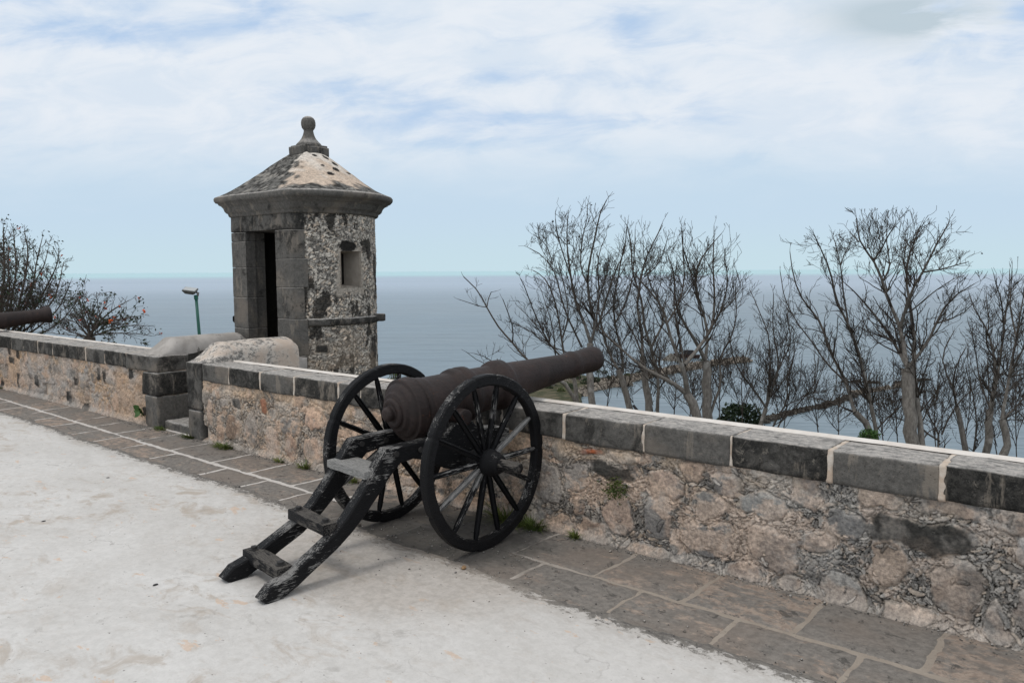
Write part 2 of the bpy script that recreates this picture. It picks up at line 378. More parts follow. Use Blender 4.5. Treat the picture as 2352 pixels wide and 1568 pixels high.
def f_water(n):
    p = n.pos(); d = n.vmath('LENGTH', p)
    q = n.scalev(p, (1, 1, 1), (0, 0, -.65))
    w1 = n.noise(n.scalev(q, (.25, .9, 1)), .42, 4, .6, .3); w2 = n.noise(n.scalev(q, (.3, 1, 1)), .05, 5, .6, .4)
    w3 = n.noise(n.scalev(q, (.08, .8, 1)), .010, 6, .62, .5); w4 = n.noise(n.scalev(q, (.05, .5, 1)), .0016, 6, .6, .5)
    h = n.math('ADD', n.math('MULTIPLY', w1, .5), n.math('MULTIPLY', w2, 3.))
    c = n.mix(n.step(n.math('ADD', w3, n.math('MULTIPLY', w4, .5)), .55, .95), (.115, .170, .205), (.165, .220, .255))
    c = n.mix(n.step(n.noise(n.scalev(q, (.22, 1.6, 1)), .12, 7, .78, .4), .30, .70), n.mix(1., c, (.72, .75, .78), 'MULTIPLY'), n.mix(1., c, (1.25, 1.22, 1.2), 'MULTIPLY'))
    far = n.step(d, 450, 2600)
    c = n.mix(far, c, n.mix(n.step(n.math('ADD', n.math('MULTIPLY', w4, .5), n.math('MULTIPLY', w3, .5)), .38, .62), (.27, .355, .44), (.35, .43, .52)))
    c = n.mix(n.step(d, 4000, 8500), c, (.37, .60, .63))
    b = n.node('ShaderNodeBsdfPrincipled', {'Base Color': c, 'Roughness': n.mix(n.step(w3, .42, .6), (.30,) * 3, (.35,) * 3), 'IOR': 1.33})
    bn = n.node('ShaderNodeBump', {'Strength': .8, 'Distance': .7, 'Height': h}); n.l.new(bn.outputs[0], b.inputs['Normal'])
    return b
M_water = material('sea_water', f_water)
def f_terr(n):
    p = n.pos(); a = n.noise(p, .25, 6, .65); b = n.noise(p, 2, 4, .7)
    c = n.mix(n.step(a, .4, .6), (.045, .052, .026), (.115, .100, .065)); c = n.mix(n.step(b, .6, .7), c, (.22, .19, .15))
    return principled(n, c, .95, b, .6, .2, spec=.1)
M_terr = material('scrub_ground', f_terr)
def f_rock(n):
    p = n.pos(); a = n.noise(p, .8, 5, .7); b = n.noise(p, 5, 3)
    return principled(n, n.mix(n.step(a, .35, .65), (.10, .09, .075), (.36, .31, .26)), .95, b, .6, .1, spec=.1)
M_rock = material('shore_rock', f_rock)
def f_darkrock(n):
    p = n.pos(); a = n.noise(p, 1.2, 5, .7)
    return principled(n, n.mix(n.step(a, .35, .65), (.018, .017, .015), (.10, .09, .078)), .95, a, .6, .1, spec=.1)
M_darkrock = material('wet_rock', f_darkrock)
def plain(name, c, rough=.7, var=.3, spec=.3, scale=12):
    def f(n):
        a = n.noise(n.pos(), scale, 4, .6)
        return principled(n, n.mix(a, tuple(x * (1 - var) for x in c), tuple(x * (1 + var) for x in c)), rough, a, .3, .004, spec=spec)
    return material(name, f)
M_lampgreen = plain('green_enamel', (.025, .115, .085), .45)
M_lampgrey = plain('grey_cast_aluminium', (.16, .16, .155), .5)
def f_glass(n):
    return principled(n, (.42, .44, .44), .25, spec=.5)
M_lampglass = material('lamp_glass', f_glass)
M_dark = plain('dark_interior_shade', (.035, .032, .028), .95, .5)  # near-black colour holds the shade inside the sentry box
M_reveal = plain('brown_reveal_stone', (.05, .042, .035), .95, .5, .12, 9)
M_thatch = plain('grey_thatch', (.16, .15, .13), .95, .3, .1, 2)
M_roofw = plain('white_sheet_roof', (.45, .43, .40), .8, .2, .2, 1)
M_hull = plain('dark_hull', (.03, .028, .03), .6, .4, .3, 2)
M_hullw = plain('pale_hull', (.55, .55, .53), .6, .2, .3, 2)
M_rust = plain('rusty_hull', (.06, .032, .026), .8, .5, .2, 2)

# ---------------------------------------------------------------- masonry relief raster
def rubble(u0, u1, v0, v1, res, stones, seed, nchip, mortar_mix=.5, chip_len=(.02, .045), auto=True, holes=(), cmap=None, relief=1.0, stone_h=.012, size=(.11, .17), dens=.9, dark_auto=.15, chip_mix=.5, gapk=.80):
    """height H and colours C over a wall face; stones = (u, v, half-width, half-height, colour) listed, the rest packed automatically"""
    rs = np.random.RandomState(seed)
    nu = int((u1 - u0) / res) + 1; nv = int((v1 - v0) / res) + 1
    U, V = np.meshgrid(np.linspace(u0, u1, nu), np.linspace(v0, v1, nv), indexing='ij')
    st = [list(s) for s in stones]
    pal = [(.22, .215, .205), (.26, .25, .235), (.37, .29, .235), (.45, .355, .285), (.18, .177, .172), (.33, .315, .295), (.31, .24, .195), (.25, .24, .225)]
    if auto:
        tries = 0; target = int((u1 - u0) * (v1 - v0) * 34 * dens)
        while len(st) < target and tries < 6000:
            tries += 1; a = size[0] * rs.uniform(.45, 1.15) * .75; b = size[1] * rs.uniform(.4, 1.0) * .62
            if rs.rand() < .3: a, b = b * 1.1, a * .75
            u = rs.uniform(u0, u1); v = rs.uniform(v0 + b * .6, v1 - b * .5)
            if all(((u - s[0]) / (a + s[2] + .022)) ** 2 + ((v - s[1]) / (b + s[3] + .022)) ** 2 > 1.0 for s in st):
                c = (.045, .044, .042) if rs.rand() < dark_auto * .6 else pal[rs.randint(len(pal))]
                st.append([u, v, a, b, c])
    wu = U + (fbm(U * 7, V * 7, 1) - .5) * .11 + (fbm(U * 30, V * 30, 3) - .5) * .02; wv = V + (fbm(U * 7 + 40, V * 7, 2) - .5) * .11 + (fbm(U * 30 + 9, V * 30, 4) - .5) * .02
    sd = np.full(U.shape, .5); gx = np.zeros(U.shape); gy = np.ones(U.shape); H = np.zeros(U.shape)
    big = fbm(U * 1.7 + seed, V * 1.7, 2); md = fbm(U * 7 + seed, V * 7, 4); fi = fbm(U * 28, V * 28, 5, 4, .6)
    pk = sst(fbm(U * 2.2 + 5 + seed, V * 3.2, 3), .38, .62)
    C = lerp((.43, .41, .385), (.62, .475, .34), pk * mortar_mix * 1.2 + .12 * (md - .5))
    C = lerp(C, (.60, .55, .50), sst(fbm(U * 5 + 31, V * 5, 6), .60, .75) * .7)
    C *= (.72 + .56 * fi)[..., None]
    H += (md - .5) * .012 + (fi - .5) * .010
    FM = []
    for (su, sv, a, b, c) in st:
        iu0, iu1 = np.searchsorted(U[:, 0], [su - a * 1.7 - .06, su + a * 1.7 + .06]); iv0, iv1 = np.searchsorted(V[0], [sv - b * 1.7 - .06, sv + b * 1.7 + .06])
        if iu1 <= iu0 or iv1 <= iv0: continue
        S = np.s_[iu0:iu1, iv0:iv1]; du = (wu[S] - su) / a; dv = (wv[S] - sv) / b
        forced = len(c) and (np.mean(c) < .08 or c[0] > 2.2 * c[2] and c[2] < .13); p_ = 5.0 if forced else rs.uniform(2.2, 3.6); rr = (np.abs(du) ** p_ + np.abs(dv) ** p_) ** (1 / p_)
        d = (rr - 1) * min(a, b) + (fi[S] - .5) * .016
        upd = d < sd[S]
        gx[S] = np.where(upd, du / a, gx[S]); gy[S] = np.where(upd, dv / b, gy[S]); sd[S] = np.minimum(sd[S], d)
        ins = sst(-d, -.006, .012)
        c = np.array(c); lum = c.mean()
        cc = lerp(c * .78, c * 1.28, fbm(U[S] * 13 + su * 7, V[S] * 13, 5, 4, .6))
        cc = lerp(cc, np.array((.42, .395, .365)) * (.5 + lum), sst(fbm(U[S] * 8 + su * 31, V[S] * 8, 6), .56, .7) * .55)
        cc = lerp(cc, (.45, .33, .25), sst(fbm(U[S] * 6 + su * 13, V[S] * 6 + 7, 7), .58, .72) * (.5 if lum > .12 else 0.05))
        C[S] = lerp(C[S], cc * (.8 + .4 * fi[S])[..., None], ins)
        if forced: FM.append((S, ins, cc * (.8 + .4 * fi[S])[..., None]))
        dome = stone_h * rs.uniform(.3, 1.2)
        H[S] = H[S] * (1 - .5 * ins) + ins * (dome * (.6 + .4 * np.clip(1 - rr, 0, 1) ** .5) + (fbm(U[S] * 10 + su, V[S] * 10, 3) - .5) * .014 + (fi[S] - .5) * .006)
    edge = np.exp(-((sd - .004) / .0055) ** 2) * (.4 + .9 * sst(fbm(U * 12, V * 12, 2), .35, .6)); H -= .005 * edge * relief; C = C * (1 - .38 * edge)[..., None]
    # shell-like chips bedded in the mortar, lying along the outlines of the stones
    n = 0
    Hc = H.copy()
    while n < nchip:
        k = min(4000, nchip - n); n += k
        cu = rs.uniform(u0, u1, k); cv = rs.uniform(v0, v1, k)
        for j in range(k):
            iu = min(nu - 1, int((cu[j] - u0) / res)); iv = min(nv - 1, int((cv[j] - v0) / res))
            dd = sd[iu, iv]
            if dd < .008 and rs.rand() > .012: continue
            tx, ty = -gy[iu, iv], gx[iu, iv]
            if dd > .12: tx, ty = 1, rs.normal(0, .5)
            ang = math.atan2(ty, tx) + rs.normal(0, .38)
            L = rs.uniform(*chip_len) * (1.5 if rs.rand() < .12 else 1); Wd = L * rs.uniform(.16, .34) + res * .35
            e = int(L / res) + 2
            a0, a1, b0, b1 = max(0, iu - e), min(nu, iu + e + 1), max(0, iv - e), min(nv, iv + e + 1)
            S = np.s_[a0:a1, b0:b1]; x = U[S] - cu[j]; y = V[S] - cv[j]; ca, sa = math.cos(ang), math.sin(ang)
            s_ = (x * ca + y * sa) / L; t_ = (-x * sa + y * ca) / Wd + .5 * (s_ * s_) * rs.choice([-1, 1])
            q = s_ * s_ + t_ * t_; m = q < 1; g_ = (q >= 1) & (q < 1.9)
            hh = rs.uniform(.001, .0065) * (1 - .5 * t_)
            H[S] = np.where(m, Hc[S] + hh, np.where(g_, H[S] - .0032, H[S]))
            if rs.rand() < .75: base = np.array(rs.choice([0, 1, 2, 3]))
            else: base = 0
            cc = [(.50, .47, .43), (.60, .48, .37), (.24, .235, .225), (.15, .145, .14)][int(base)]
            cc = np.array(cc) * rs.uniform(.75, 1.15)
            loc_c = C[S][m].mean(0) if m.any() else cc
            C[S] = np.where(m[..., None], cc * chip_mix + loc_c * (1 - chip_mix), np.where(g_[..., None], C[S] * gapk, C[S]))
    for (hu, hv, a, b) in holes:
        r_ = np.maximum(np.abs(wu - hu) / a, np.abs(wv - hv) / b); m = sst(r_, 1.12, .92)
        H -= m * .10; C = lerp(C, (.018, .016, .014), m)
    if cmap is not None: C = cmap(U, V, C, fi)
    for S, ins, cc in FM: C[S] = lerp(C[S], cc, ins * .92)
    C = lerp(C, np.array((.47, .43, .39)) * (.7 + .6 * fi)[..., None], sst(V, .075, .0) * .55) if v0 < .05 else C
    return U, V, H * relief, C

def wall_face(name, x0, x1, z0, z1, y, res, parent, **kw):
    U, V, H, C = rubble(x0, x1, z0, z1, res, **kw)
    # toe of mortar swelling out where the wall meets the paving
    toe = .030 * sst(V, .07, 0.0) * (.6 + .8 * fbm(U * 6, V * 3, 2)); H = H + toe
    nu, nv = U.shape
    verts = np.stack([U, y - H, V], -1).reshape(-1, 3)
    return mesh(name, verts, grid_faces(nu, nv), M_relief, parent, True, C.reshape(-1, 3))

def rounded_block(name, lo, hi, parent, mat=None, tone=0., r=.014, cell=.03, amp=.006, seed=0, chips=0, joinR=None):
    """an ashlar block: fine box with rounded, slightly broken arrises"""
    lo = np.array(lo, float); hi = np.array(hi, float); n = np.maximum(2, np.ceil((hi - lo) / cell).astype(int)) + 1
    V = []; Fc = []
    idx = {}
    def vid(i, j, k):
        key = (i, j, k)
        if key not in idx:
            idx[key] = len(V); V.append(lo + (hi - lo) * np.array([i / (n[0] - 1), j / (n[1] - 1), k / (n[2] - 1)]))
        return idx[key]
    a, b, c = n - 1
    for i in range(a):
        for j in range(b):
            Fc.append((vid(i, j, c), vid(i + 1, j, c), vid(i + 1, j + 1, c), vid(i, j + 1, c)))
            Fc.append((vid(i, j, 0), vid(i, j + 1, 0), vid(i + 1, j + 1, 0), vid(i + 1, j, 0)))
    for i in range(a):
        for k in range(c):
            Fc.append((vid(i, 0, k), vid(i + 1, 0, k), vid(i + 1, 0, k + 1), vid(i, 0, k + 1)))
            Fc.append((vid(i, b, k), vid(i, b, k + 1), vid(i + 1, b, k + 1), vid(i + 1, b, k)))
    for j in range(b):
        for k in range(c):
            Fc.append((vid(0, j, k), vid(0, j, k + 1), vid(0, j + 1, k + 1), vid(0, j + 1, k)))
            Fc.append((vid(a, j, k), vid(a, j + 1, k), vid(a, j + 1, k + 1), vid(a, j, k + 1)))
    P = np.array(V)
    rr = r * (1 + 3.2 * np.clip(noise3(P + seed, 9, seed), -.25, 1))[:, None]
    inner = np.clip(P, lo + rr, hi - rr); d = P - inner; L = np.linalg.norm(d, axis=1, keepdims=True) + 1e-9
    P = inner + d / L * np.minimum(L, rr)
    nrm = d / L
    P = P + nrm * (amp * 1.6 * noise3(P + seed * 3.3, 7, seed)[:, None] + amp * .7 * noise3(P + seed, 24, seed + 1)[:, None])
    return mesh(name, P, np.array(Fc), mat or M_block, parent, True, None, tone)

def simple_box(name, lo, hi, mat, parent=None, bevel=0.0, tone=None):
    bm = bmesh.new(); bmesh.ops.create_cube(bm, size=1)
    for v in bm.verts:
        v.co = Vector([lo[i] + (v.co[i] + .5) * (hi[i] - lo[i]) for i in range(3)])
    if bevel: bmesh.ops.bevel(bm, geom=bm.edges[:], offset=bevel, segments=2, affect='EDGES')
    me = bpy.data.meshes.new(name); bm.to_mesh(me); bm.free(); me.materials.append(mat)
    o = bpy.data.objects.new(name, me); col.objects.link(o); o.parent = parent
    return o

# ================================================================ SETTING
SEA = -40.0
# ---- sea: one sheet to the horizon
ang = np.linspace(0, 2 * math.pi, 97)[:-1]; rad = np.array([0, 60, 150, 300, 600, 1200, 2500, 5000, 10000, 20000, 45000])
vs = [(0, 0, SEA)] + [(r_ * math.cos(a), r_ * math.sin(a), SEA) for r_ in rad[1:] for a in ang]
fs = [(0, 1 + i, 1 + (i + 1) % 96) for i in range(96)] + [(1 + k * 96 + i, 1 + (k + 1) * 96 + i, 1 + (k + 1) * 96 + (i + 1) % 96, 1 + k * 96 + (i + 1) % 96) for k in range(len(rad) - 2) for i in range(96)]
tag(mesh('sea', vs, fs, M_water), 'calm grey blue sea reaching the horizon', None, None, 'structure')

# ---- hillside below the parapet, falling to the shore
def terr_z(x, y):
    return -3.2 - .245 * (y - 4.3) + (fbm(np.asarray(x) * .07, np.asarray(y) * .07, 2) - .5) * 2.0
gx = np.concatenate([np.linspace(-700, -60, 60), np.linspace(-58, 60, 80), np.linspace(64, 300, 30)]); gy = np.concatenate([np.linspace(4.32, 60, 50), np.linspace(64, 190, 30)])
X, Y = np.meshgrid(gx, gy, indexing='ij'); Z = terr_z(X, Y)
tag(mesh('hillside', np.stack([X, Y, Z], -1).reshape(-1, 3), grid_faces(*X.shape), M_terr), 'scrubby hillside falling away behind the parapet', None, None, 'structure')

# ---- terrace floor (white render) whose thin edge feathers out over the flagstones
XB = [-18, -10.6, -9.8, -9.0, -8.15, -7.5, -6.77, -6.0, -5.4, -4.6, -4.2, -3.87, -3.5, -3.0, -2.2, -1.7, -1.3, -.94, .2, 4]
YB = [3.27, 3.25, 3.26, 3.24, 3.2, 3.21, 3.19, 3.19, 3.21, 3.16, 3.13, 3.16, 3.11, 3.13, 3.07, 3.07, 3.09, 3.10, 3.06, 3.0]
def bnd(x): return np.interp(x, XB, YB)
gx = np.concatenate([np.linspace(-90, -19, 30), np.linspace(-18, -6, 400), np.linspace(-5.98, 2.5, 700), np.linspace(2.6, 12, 20)])
sy = np.concatenate([np.linspace(-14, -2.2, 24), np.linspace(-2.1, -.32, 70), np.linspace(-.30, .07, 60)])
X, S = np.meshgrid(gx, sy, indexing='ij'); Y = bnd(X) + S
Z = .016 + np.clip(-S - .04, -.3, 0) * .20 + (fbm(X * 7, Y * 12, 1, 5, .7) - .5) * .016 * sst(S, -.3, -.02) + (fbm(X * 1.1, Y * 1.1, 3) - .5) * .006 * sst(S, -.1, -.6)
tone = np.clip(sst(S, -.34, .07), 0, 1)
tag(mesh('terrace_floor', np.stack([X, Y, Z], -1).reshape(-1, 3), grid_faces(*X.shape), M_floor, tone=tone.ravel()), 'worn white render floor of the fort terrace', None, None, 'structure')

# ---- flagstone path along the wall: stones laid on a bed of mortar
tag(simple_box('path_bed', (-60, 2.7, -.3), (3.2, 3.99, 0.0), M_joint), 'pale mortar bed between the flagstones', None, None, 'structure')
def lj(x): return np.interp(x, [-16, -11.5, -7.5, -5, -2.5, 1.5], [3.66, 3.61, 3.515, 3.485, 3.445, 3.435])
JI = [-14.2, -13.6, -13.05, -12.5, -11.95, -11.4, -10.85, -10.3, -9.78, -9.28, -8.77, -8.2, -7.67, -7.02, -6.28, -5.7, -5.09, -4.5, -3.93, -3.4, -2.83, -2.27, -1.75, -1.19, -.66, -.12, .45, 1.1, 1.8]
JO = [-14.4, -13.8, -13.2, -12.6, -11.95, -11.35, -10.76, -10.2, -9.69, -9.14, -8.52, -7.99, -7.46, -6.85, -5.98, -5.38, -4.83, -4.2, -3.62, -3.1, -2.6, -1.97, -1.45, -.9, -.3, .3, 1.0, 1.8]
vs = []; fs = []; tn = []; rs = random.Random(4)
def slab(x0, x1, y0f, y1f, tone_):
    g1 = (.006 + rs.random() * .007) if x0 < -5 else (.000 + rs.random() * .005); nx = max(6, int((x1 - x0) / .02)); ny = 20
    base = len(vs)
    for i in range(nx + 1):
        for j in range(ny + 1):
            u = i / nx; v = j / ny
            x = x0 + g1 + (x1 - x0 - 2 * g1) * u
            ya, yb = y0f(x), y1f(x); y = ya + g1 + (yb - ya - 2 * g1) * v
            e = min(min(u, 1 - u) * (x1 - x0), min(v, 1 - v) * (yb - ya))
            ex = (vn(x * 11, y * 11, 1) - .5) * .022 + (vn(x * 40, y * 40, 2) - .5) * .012; ey = (vn(x * 14 + 50, y * 14, 3) - .5) * .02 + (vn(x * 45, y * 45 + 9, 2) - .5) * .008
            z = .006 - (.010 if e < 1e-6 else 0) + (vn(x * 3.1, y * 3.1, 4) - .5) * .005 + (vn(x * 15, y * 15, 5) - .5) * .003
            vs.append((x + float(ex), y + float(ey), float(z))); tn.append(tone_)
    for i in range(nx):
        for j in range(ny):
            a = base + i * (ny + 1) + j; fs.append((a, a + ny + 1, a + ny + 2, a + 1))
for a, b in zip(JI[:-1], JI[1:]): slab(a, b, lj, lambda x: 3.96, rs.choice([0, .05, .1, .2, .45, .1, .3]))
for a, b in zip(JO[:-1], JO[1:]): slab(a, b, lambda x: lj(x) - .52, lj, rs.choice([0, .15, .3, .5, .6, .2]) if b < -5 else rs.choice([0, .1, .2, .35]))
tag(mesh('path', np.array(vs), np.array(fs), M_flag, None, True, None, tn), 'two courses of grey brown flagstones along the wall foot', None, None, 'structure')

# ================================================================ PARAPETS
ZT = .768
def capping(parent, xs, y0, y1, tones, seed):
    for i, (a, b) in enumerate(zip(xs[:-1], xs[1:])):
        dz = [0, .004, -.004, .003, -.002][i % 5]
        rounded_block('coping_stone', (a + .011, y0 - .004 * ((i * 7) % 3 - 1), .600 + dz), (b - .011, y1, ZT + dz * .6), parent, None, tones[i % len(tones)], .016, .032, .007, seed + i)
# right-hand parapet
pw = tag(empty('parapet_wall', (-3.2, 4.0, 0)), 'long rubble parapet behind the near cannon, running right from the passage, with dark coping stones', 'wall')
off = Vector((3.2, -4.0, 0))
class Shift:      # parts are given in world coordinates; shift them under the empty
    pass
def under(o, root):
    o.parent = root; o.matrix_parent_inverse = Matrix.Translation(-Vector(root.location)); return o
G1, G2, PK, DK, BR = (.21, .205, .20), (.30, .285, .27), (.44, .345, .285), (.05, .049, .046), (.34, .17, .11)
near_stones = [(-2.45, .45, .15, .055, DK), (-2.62, .552, .075, .016, (.36, .11, .05)), (-6.11, .445, .055, .05, BR), (-6.55, .435, .075, .05, DK), (-6.75, .42, .05, .05, G2),
    (-6.62, .20, .12, .12, (.24, .19, .155)), (-6.32, .22, .10, .14, G2), (-5.98, .17, .12, .13, PK), (-5.72, .34, .14, .07, G1), (-5.70, .15, .09, .12, (.36, .27, .22)), (-5.40, .16, .11, .13, PK), (-5.38, .42, .12, .08, (.48, .36, .29)),
    (-6.9, .50, .07, .06, G2), (-7.0, .3, .06, .1, (.4, .33, .28)), (-2.95, .30, .12, .13, G2), (-2.72, .38, .09, .10, G2), (-2.1, .43, .10, .085, PK), (-1.75, .50, .08, .05, G2), (-1.55, .42, .15, .06, (.30, .30, .29)),
    (-2.15, .22, .10, .12, G1), (-1.85, .17, .12, .10, G1), (-2.42, .19, .09, .13, PK), (-1.48, .20, .13, .12, (.33, .27, .23)), (-1.12, .40, .10, .07, G1), (-.93, .24, .09, .13, (.34, .26, .20)), (-.80, .42, .20, .07, DK),
    (-.64, .20, .10, .14, (.25, .21, .18)), (-.28, .20, .13, .13, (.28, .23, .20)), (-.30, .43, .13, .08, (.34, .33, .32)), (.02, .33, .09, .08, DK), (.10, .17, .14, .12, G1), (.35, .42, .14, .08, G2)]
def near_map(U, V, C, fi):
    band = sst(V, .46, .56) * sst(fbm(U * 4, V * 4, 3), .42, .6)      # loose peach mortar under the coping
    C = lerp(C, lerp((.56, .44, .32), (.72, .58, .45), fi), band * .7 * sst(U, .5, -2.5))
    C = lerp(C, (.54, .515, .48), sst(fbm(U * 4 + 3, V * 6, 4, 5, .65), .54, .68) * .42)
    C = lerp(C, (.15, .147, .14), sst(fbm(U * 7 + 13, V * 9, 1, 6, .72), .60, .70) * .55)
    C = lerp(C, np.array((.62, .48, .38)) * (.65 + .7 * fi)[..., None], sst(fbm(U * 4.1 + 7, V * 6, 2, 6, .72), .54, .62) * .62 * sst(U, .6, -1.2))
    C = lerp(C, C.mean(-1, keepdims=True) * np.array((1.02, 1.0, .96)), .22 * sst(U, -2.6, -.8))
    warm = sst(U, -1.0, -4.0)
    C = lerp(C * np.array((.98, .99, 1.0)), C * np.array((1.16, 1.09, 1.03)), warm)
    return C
o = wall_face('rubble_face', -2.95, 1.25, -.02, .606, 3.925, .0040, None, stones=near_stones, seed=3, nchip=17000, mortar_mix=.42, cmap=near_map, chip_len=(.009, .028), dark_auto=0, gapk=.54, chip_mix=.62, size=(.14, .20), dens=.8); under(o, pw)
o = wall_face('rubble_face', -7.13, -2.9502, -.02, .606, 3.925, .0070, None, stones=near_stones, seed=3, nchip=9000, mortar_mix=.75, cmap=near_map, chip_len=(.011, .028), dark_auto=0, gapk=.54, chip_mix=.62, size=(.14, .20), dens=.8, holes=((-7.08, .09, .045, .06),)); under(o, pw)
o = simple_box('wall_core', (-7.12, 3.955, -6), (3, 4.20, .744), M_mortar); under(o, pw)
xs = [-7.11, -6.63, -6.12, -5.62, -5.02, -4.74, -4.25, -3.78, -3.30, -2.808, -2.24, -1.708, -1.201, -.705, -.12, .42, 1.0, 1.6]
tn_ = [.18, .45, .15, .4, .1, .4, .3, .4, .40, .42, -.05, .58, -.12, .62, .25, .4, .3]
class _P: pass
def cap_under(xs, y0, y1, tones, seed, root):
    for i, (a, b) in enumerate(zip(xs[:-1], xs[1:])):
        dz = [0, .004, -.004, .003, -.002][i % 5]
        o = rounded_block('coping_stone', (a + .005, y0 - .004 * ((i * 7) % 3 - 1), .598 + dz), (b - .005, y1, ZT + dz * .6), None, None, tones[i % len(tones)], .014, .020, .008, seed + i)
        under(o, root)
cap_under(xs, 3.905, 4.185, tn_, 5, pw)
# mortar in the coping joints, a hair below the stone faces
for i, x in enumerate(xs[1:-1]):
    o = rounded_block('joint_mortar', (x - .016, 3.906, .60), (x + .016, 4.18, ZT - .001), None, M_mortar, 0., .006, .012, .011, 40 + i); under(o, pw)
# jamb of the passage: two upright stones
o = rounded_block('jamb_stone', (-7.41, 3.905, .30), (-7.13, 4.19, .770), None, None, .35, .014, .03, .007, 71); under(o, pw)
o = rounded_block('jamb_stone', (-7.41, 3.910, -.02), (-7.17, 4.19, .288), None, None, .05, .014, .03, .008, 72); under(o, pw)
# whitewashed strip along the outer arris
def strip(x0, x1, ya, yb, root):
    n = 160; X = np.linspace(x0, x1, n); ph = (fbm(X * 9, X * 0, 2) - .5)
    P = []; 
    for x, h in zip(X, ph):
        P += [(x, ya + h * .022, ZT + .001), (x, ya + .012 + h * .02, ZT + .012), (x, yb - .01, ZT + .013), (x, yb, ZT - .002), (x, yb, .45)]
    return under(mesh('whitewash_strip', P, grid_faces(n, 5), M_white), root)
strip(-7.0, 3, 4.175, 4.232, pw)

# left-hand parapet
lw = tag(empty('parapet_wall', (-11, 4.0, 0)), 'far stretch of rubble parapet left of the passage, running out of frame behind the second cannon', 'wall')
far_stones = [(-8.55, .46, .10, .06, G2), (-8.5, .37, .11, .055, (.13, .125, .12)), (-8.32, .30, .08, .06, PK), (-8.9, .22, .08, .11, G1), (-8.62, .17, .07, .12, G1), (-9.55, .47, .045, .06, DK), (-9.4, .44, .04, .06, DK), (-12.3, .44, .11, .05, DK), (-10.3, .43, .10, .05, (.15, .14, .13)), (-13.0, .44, .05, .06, DK)]
def far_map(U, V, C, fi):
    C = lerp(C, (.60, .52, .46), sst(fbm(U * 2.5, V * 4, 1), .45, .65) * .4) * np.array((1.12, 1.04, .98))
    rust = sst(fbm(U * 1.8, V * 2.6, 5), .55, .72)
    C = lerp(C, (.40, .39, .375), sst(fbm(U * 3 + 3, V * 5, 4, 5, .65), .50, .62) * .65)
    C = lerp(C, (.12, .118, .11), sst(fbm(U * 6 + 13, V * 7, 1, 6, .72), .62, .70) * .5)
    return lerp(C, (.55, .38, .25), rust * .5)
o = wall_face('rubble_face', -16.5, -8.32, -.02, .606, 3.96, .011, None, stones=far_stones, seed=11, nchip=7000, mortar_mix=.9, cmap=far_map, chip_len=(.014, .034), holes=((-11.1, .14, .10, .07),)); under(o, lw)
o = simple_box('wall_core', (-17, 3.99, -6), (-8.10, 4.32, .744), M_mortar); under(o, lw)
xs = [-16, -15.4, -14.9, -14.3, -13.75, -13.2, -12.7, -12.22, -11.76, -11.29, -10.8, -10.3, -9.83, -9.31, -8.77, -8.075]
cap_under(xs, 3.935, 4.30, [.3, .5, .25, .6, .4, .25, .5, .3, .45, .35, .5, .45, .3, .6, .35, .5][:15], 90, lw)
for i, x in enumerate(xs[1:-1]):
    o = rounded_block('joint_mortar', (x - .018, 3.940, .60), (x + .018, 4.29, ZT - .002), None, M_mortar, 0., .006, .02, .006, 60 + i); under(o, lw)
o = rounded_block('jamb_stone', (-8.40, 3.93, .345), (-8.075, 4.36, .594), None, None, .62, .016, .03, .010, 75); under(o, lw)
o = rounded_block('jamb_stone', (-8.36, 3.93, -.02), (-8.08, 4.36, .340), None, None, -.25, .016, .03, .008, 76); under(o, lw)
strip(-16.5, -8.45, 4.29, 4.34, lw)

# passage side walls with rounded tops
def hump(name, x0, x1, y0, y1, crest, mat, tone, label, seed):
    ny, nt = 60, 34; P = []
    root = empty(name, ((x0 + x1) / 2, (y0 + y1) / 2, 0)); tag(root, label, 'wall')
    for i in range(ny):
        y = y0 + (y1 - y0) * i / (ny - 1); k = min(1., max(0., (y - y0) / .20)) ; k2 = float(sst(y, y1, y1 - .05)) * .25 + .75; k *= k2
        for j in range(nt):
            s_ = j / (nt - 1) * 2 - 1
            if abs(s_) > .96: xx = (x0 if s_ < 0 else x1); z = (ZT - .45) if abs(s_) > .99 else ZT - .01
            else:
                q = s_ / .96; ca = 1 - abs(q) ** 2.6; xx = (x0 + x1) / 2 + (x1 - x0) / 2 * math.sin(q * math.pi / 2) ** 1 if abs(q) < 1 else x0
                z = ZT + (crest - ZT) * k * ca
            P.append((xx, y, z))
    P = np.array(P); P[:, 2] += .012 * noise3(P + seed, 5, seed) + .006 * noise3(P, 18, 2); P[:, 0] += .012 * noise3(P + seed, 6, seed + 1)
    o = under(mesh('rounded_top', P, grid_faces(ny, nt)[:, ::-1], mat, None, True, None, tone), root)
    # close both ends
    for e in (0, ny - 1):
        ring = P[e * nt:(e + 1) * nt]; c = ring.mean(0); v = [c] + list(ring); f = [(0, i + 1, i + 2) for i in range(nt - 1)]
        under(mesh('end_face', v, f, mat, None, False, None, tone), root)
    return root
rh = hump('passage_wall', -7.41, -7.03, 3.95, 4.97, .955, M_oldplaster, .35, 'low passage wall nearer the cannon with a rounded white plaster top patched by black lichen', 3)
o = rounded_block('masonry', (-7.405, 4.21, -3), (-7.04, 5.08, .73), None, M_greyplaster, 0., .01, .12, .008, 31); under(o, rh)
lh = hump('passage_wall', -8.50, -8.10, 3.99, 5.04, .945, M_greyplaster, .0, 'low passage wall left of the sentry box doorway with a rounded plain grey plaster top', 5)
U, V, H, C = rubble(4.36, 5.09, .05, .64, .010, [], 21, 900, .8, dark_auto=.3)
o = under(mesh('rubble_side', np.stack([-8.125 + H, U, V], -1).reshape(-1, 3), grid_faces(*U.shape), M_relief, None, True, C.reshape(-1, 3)), lh)
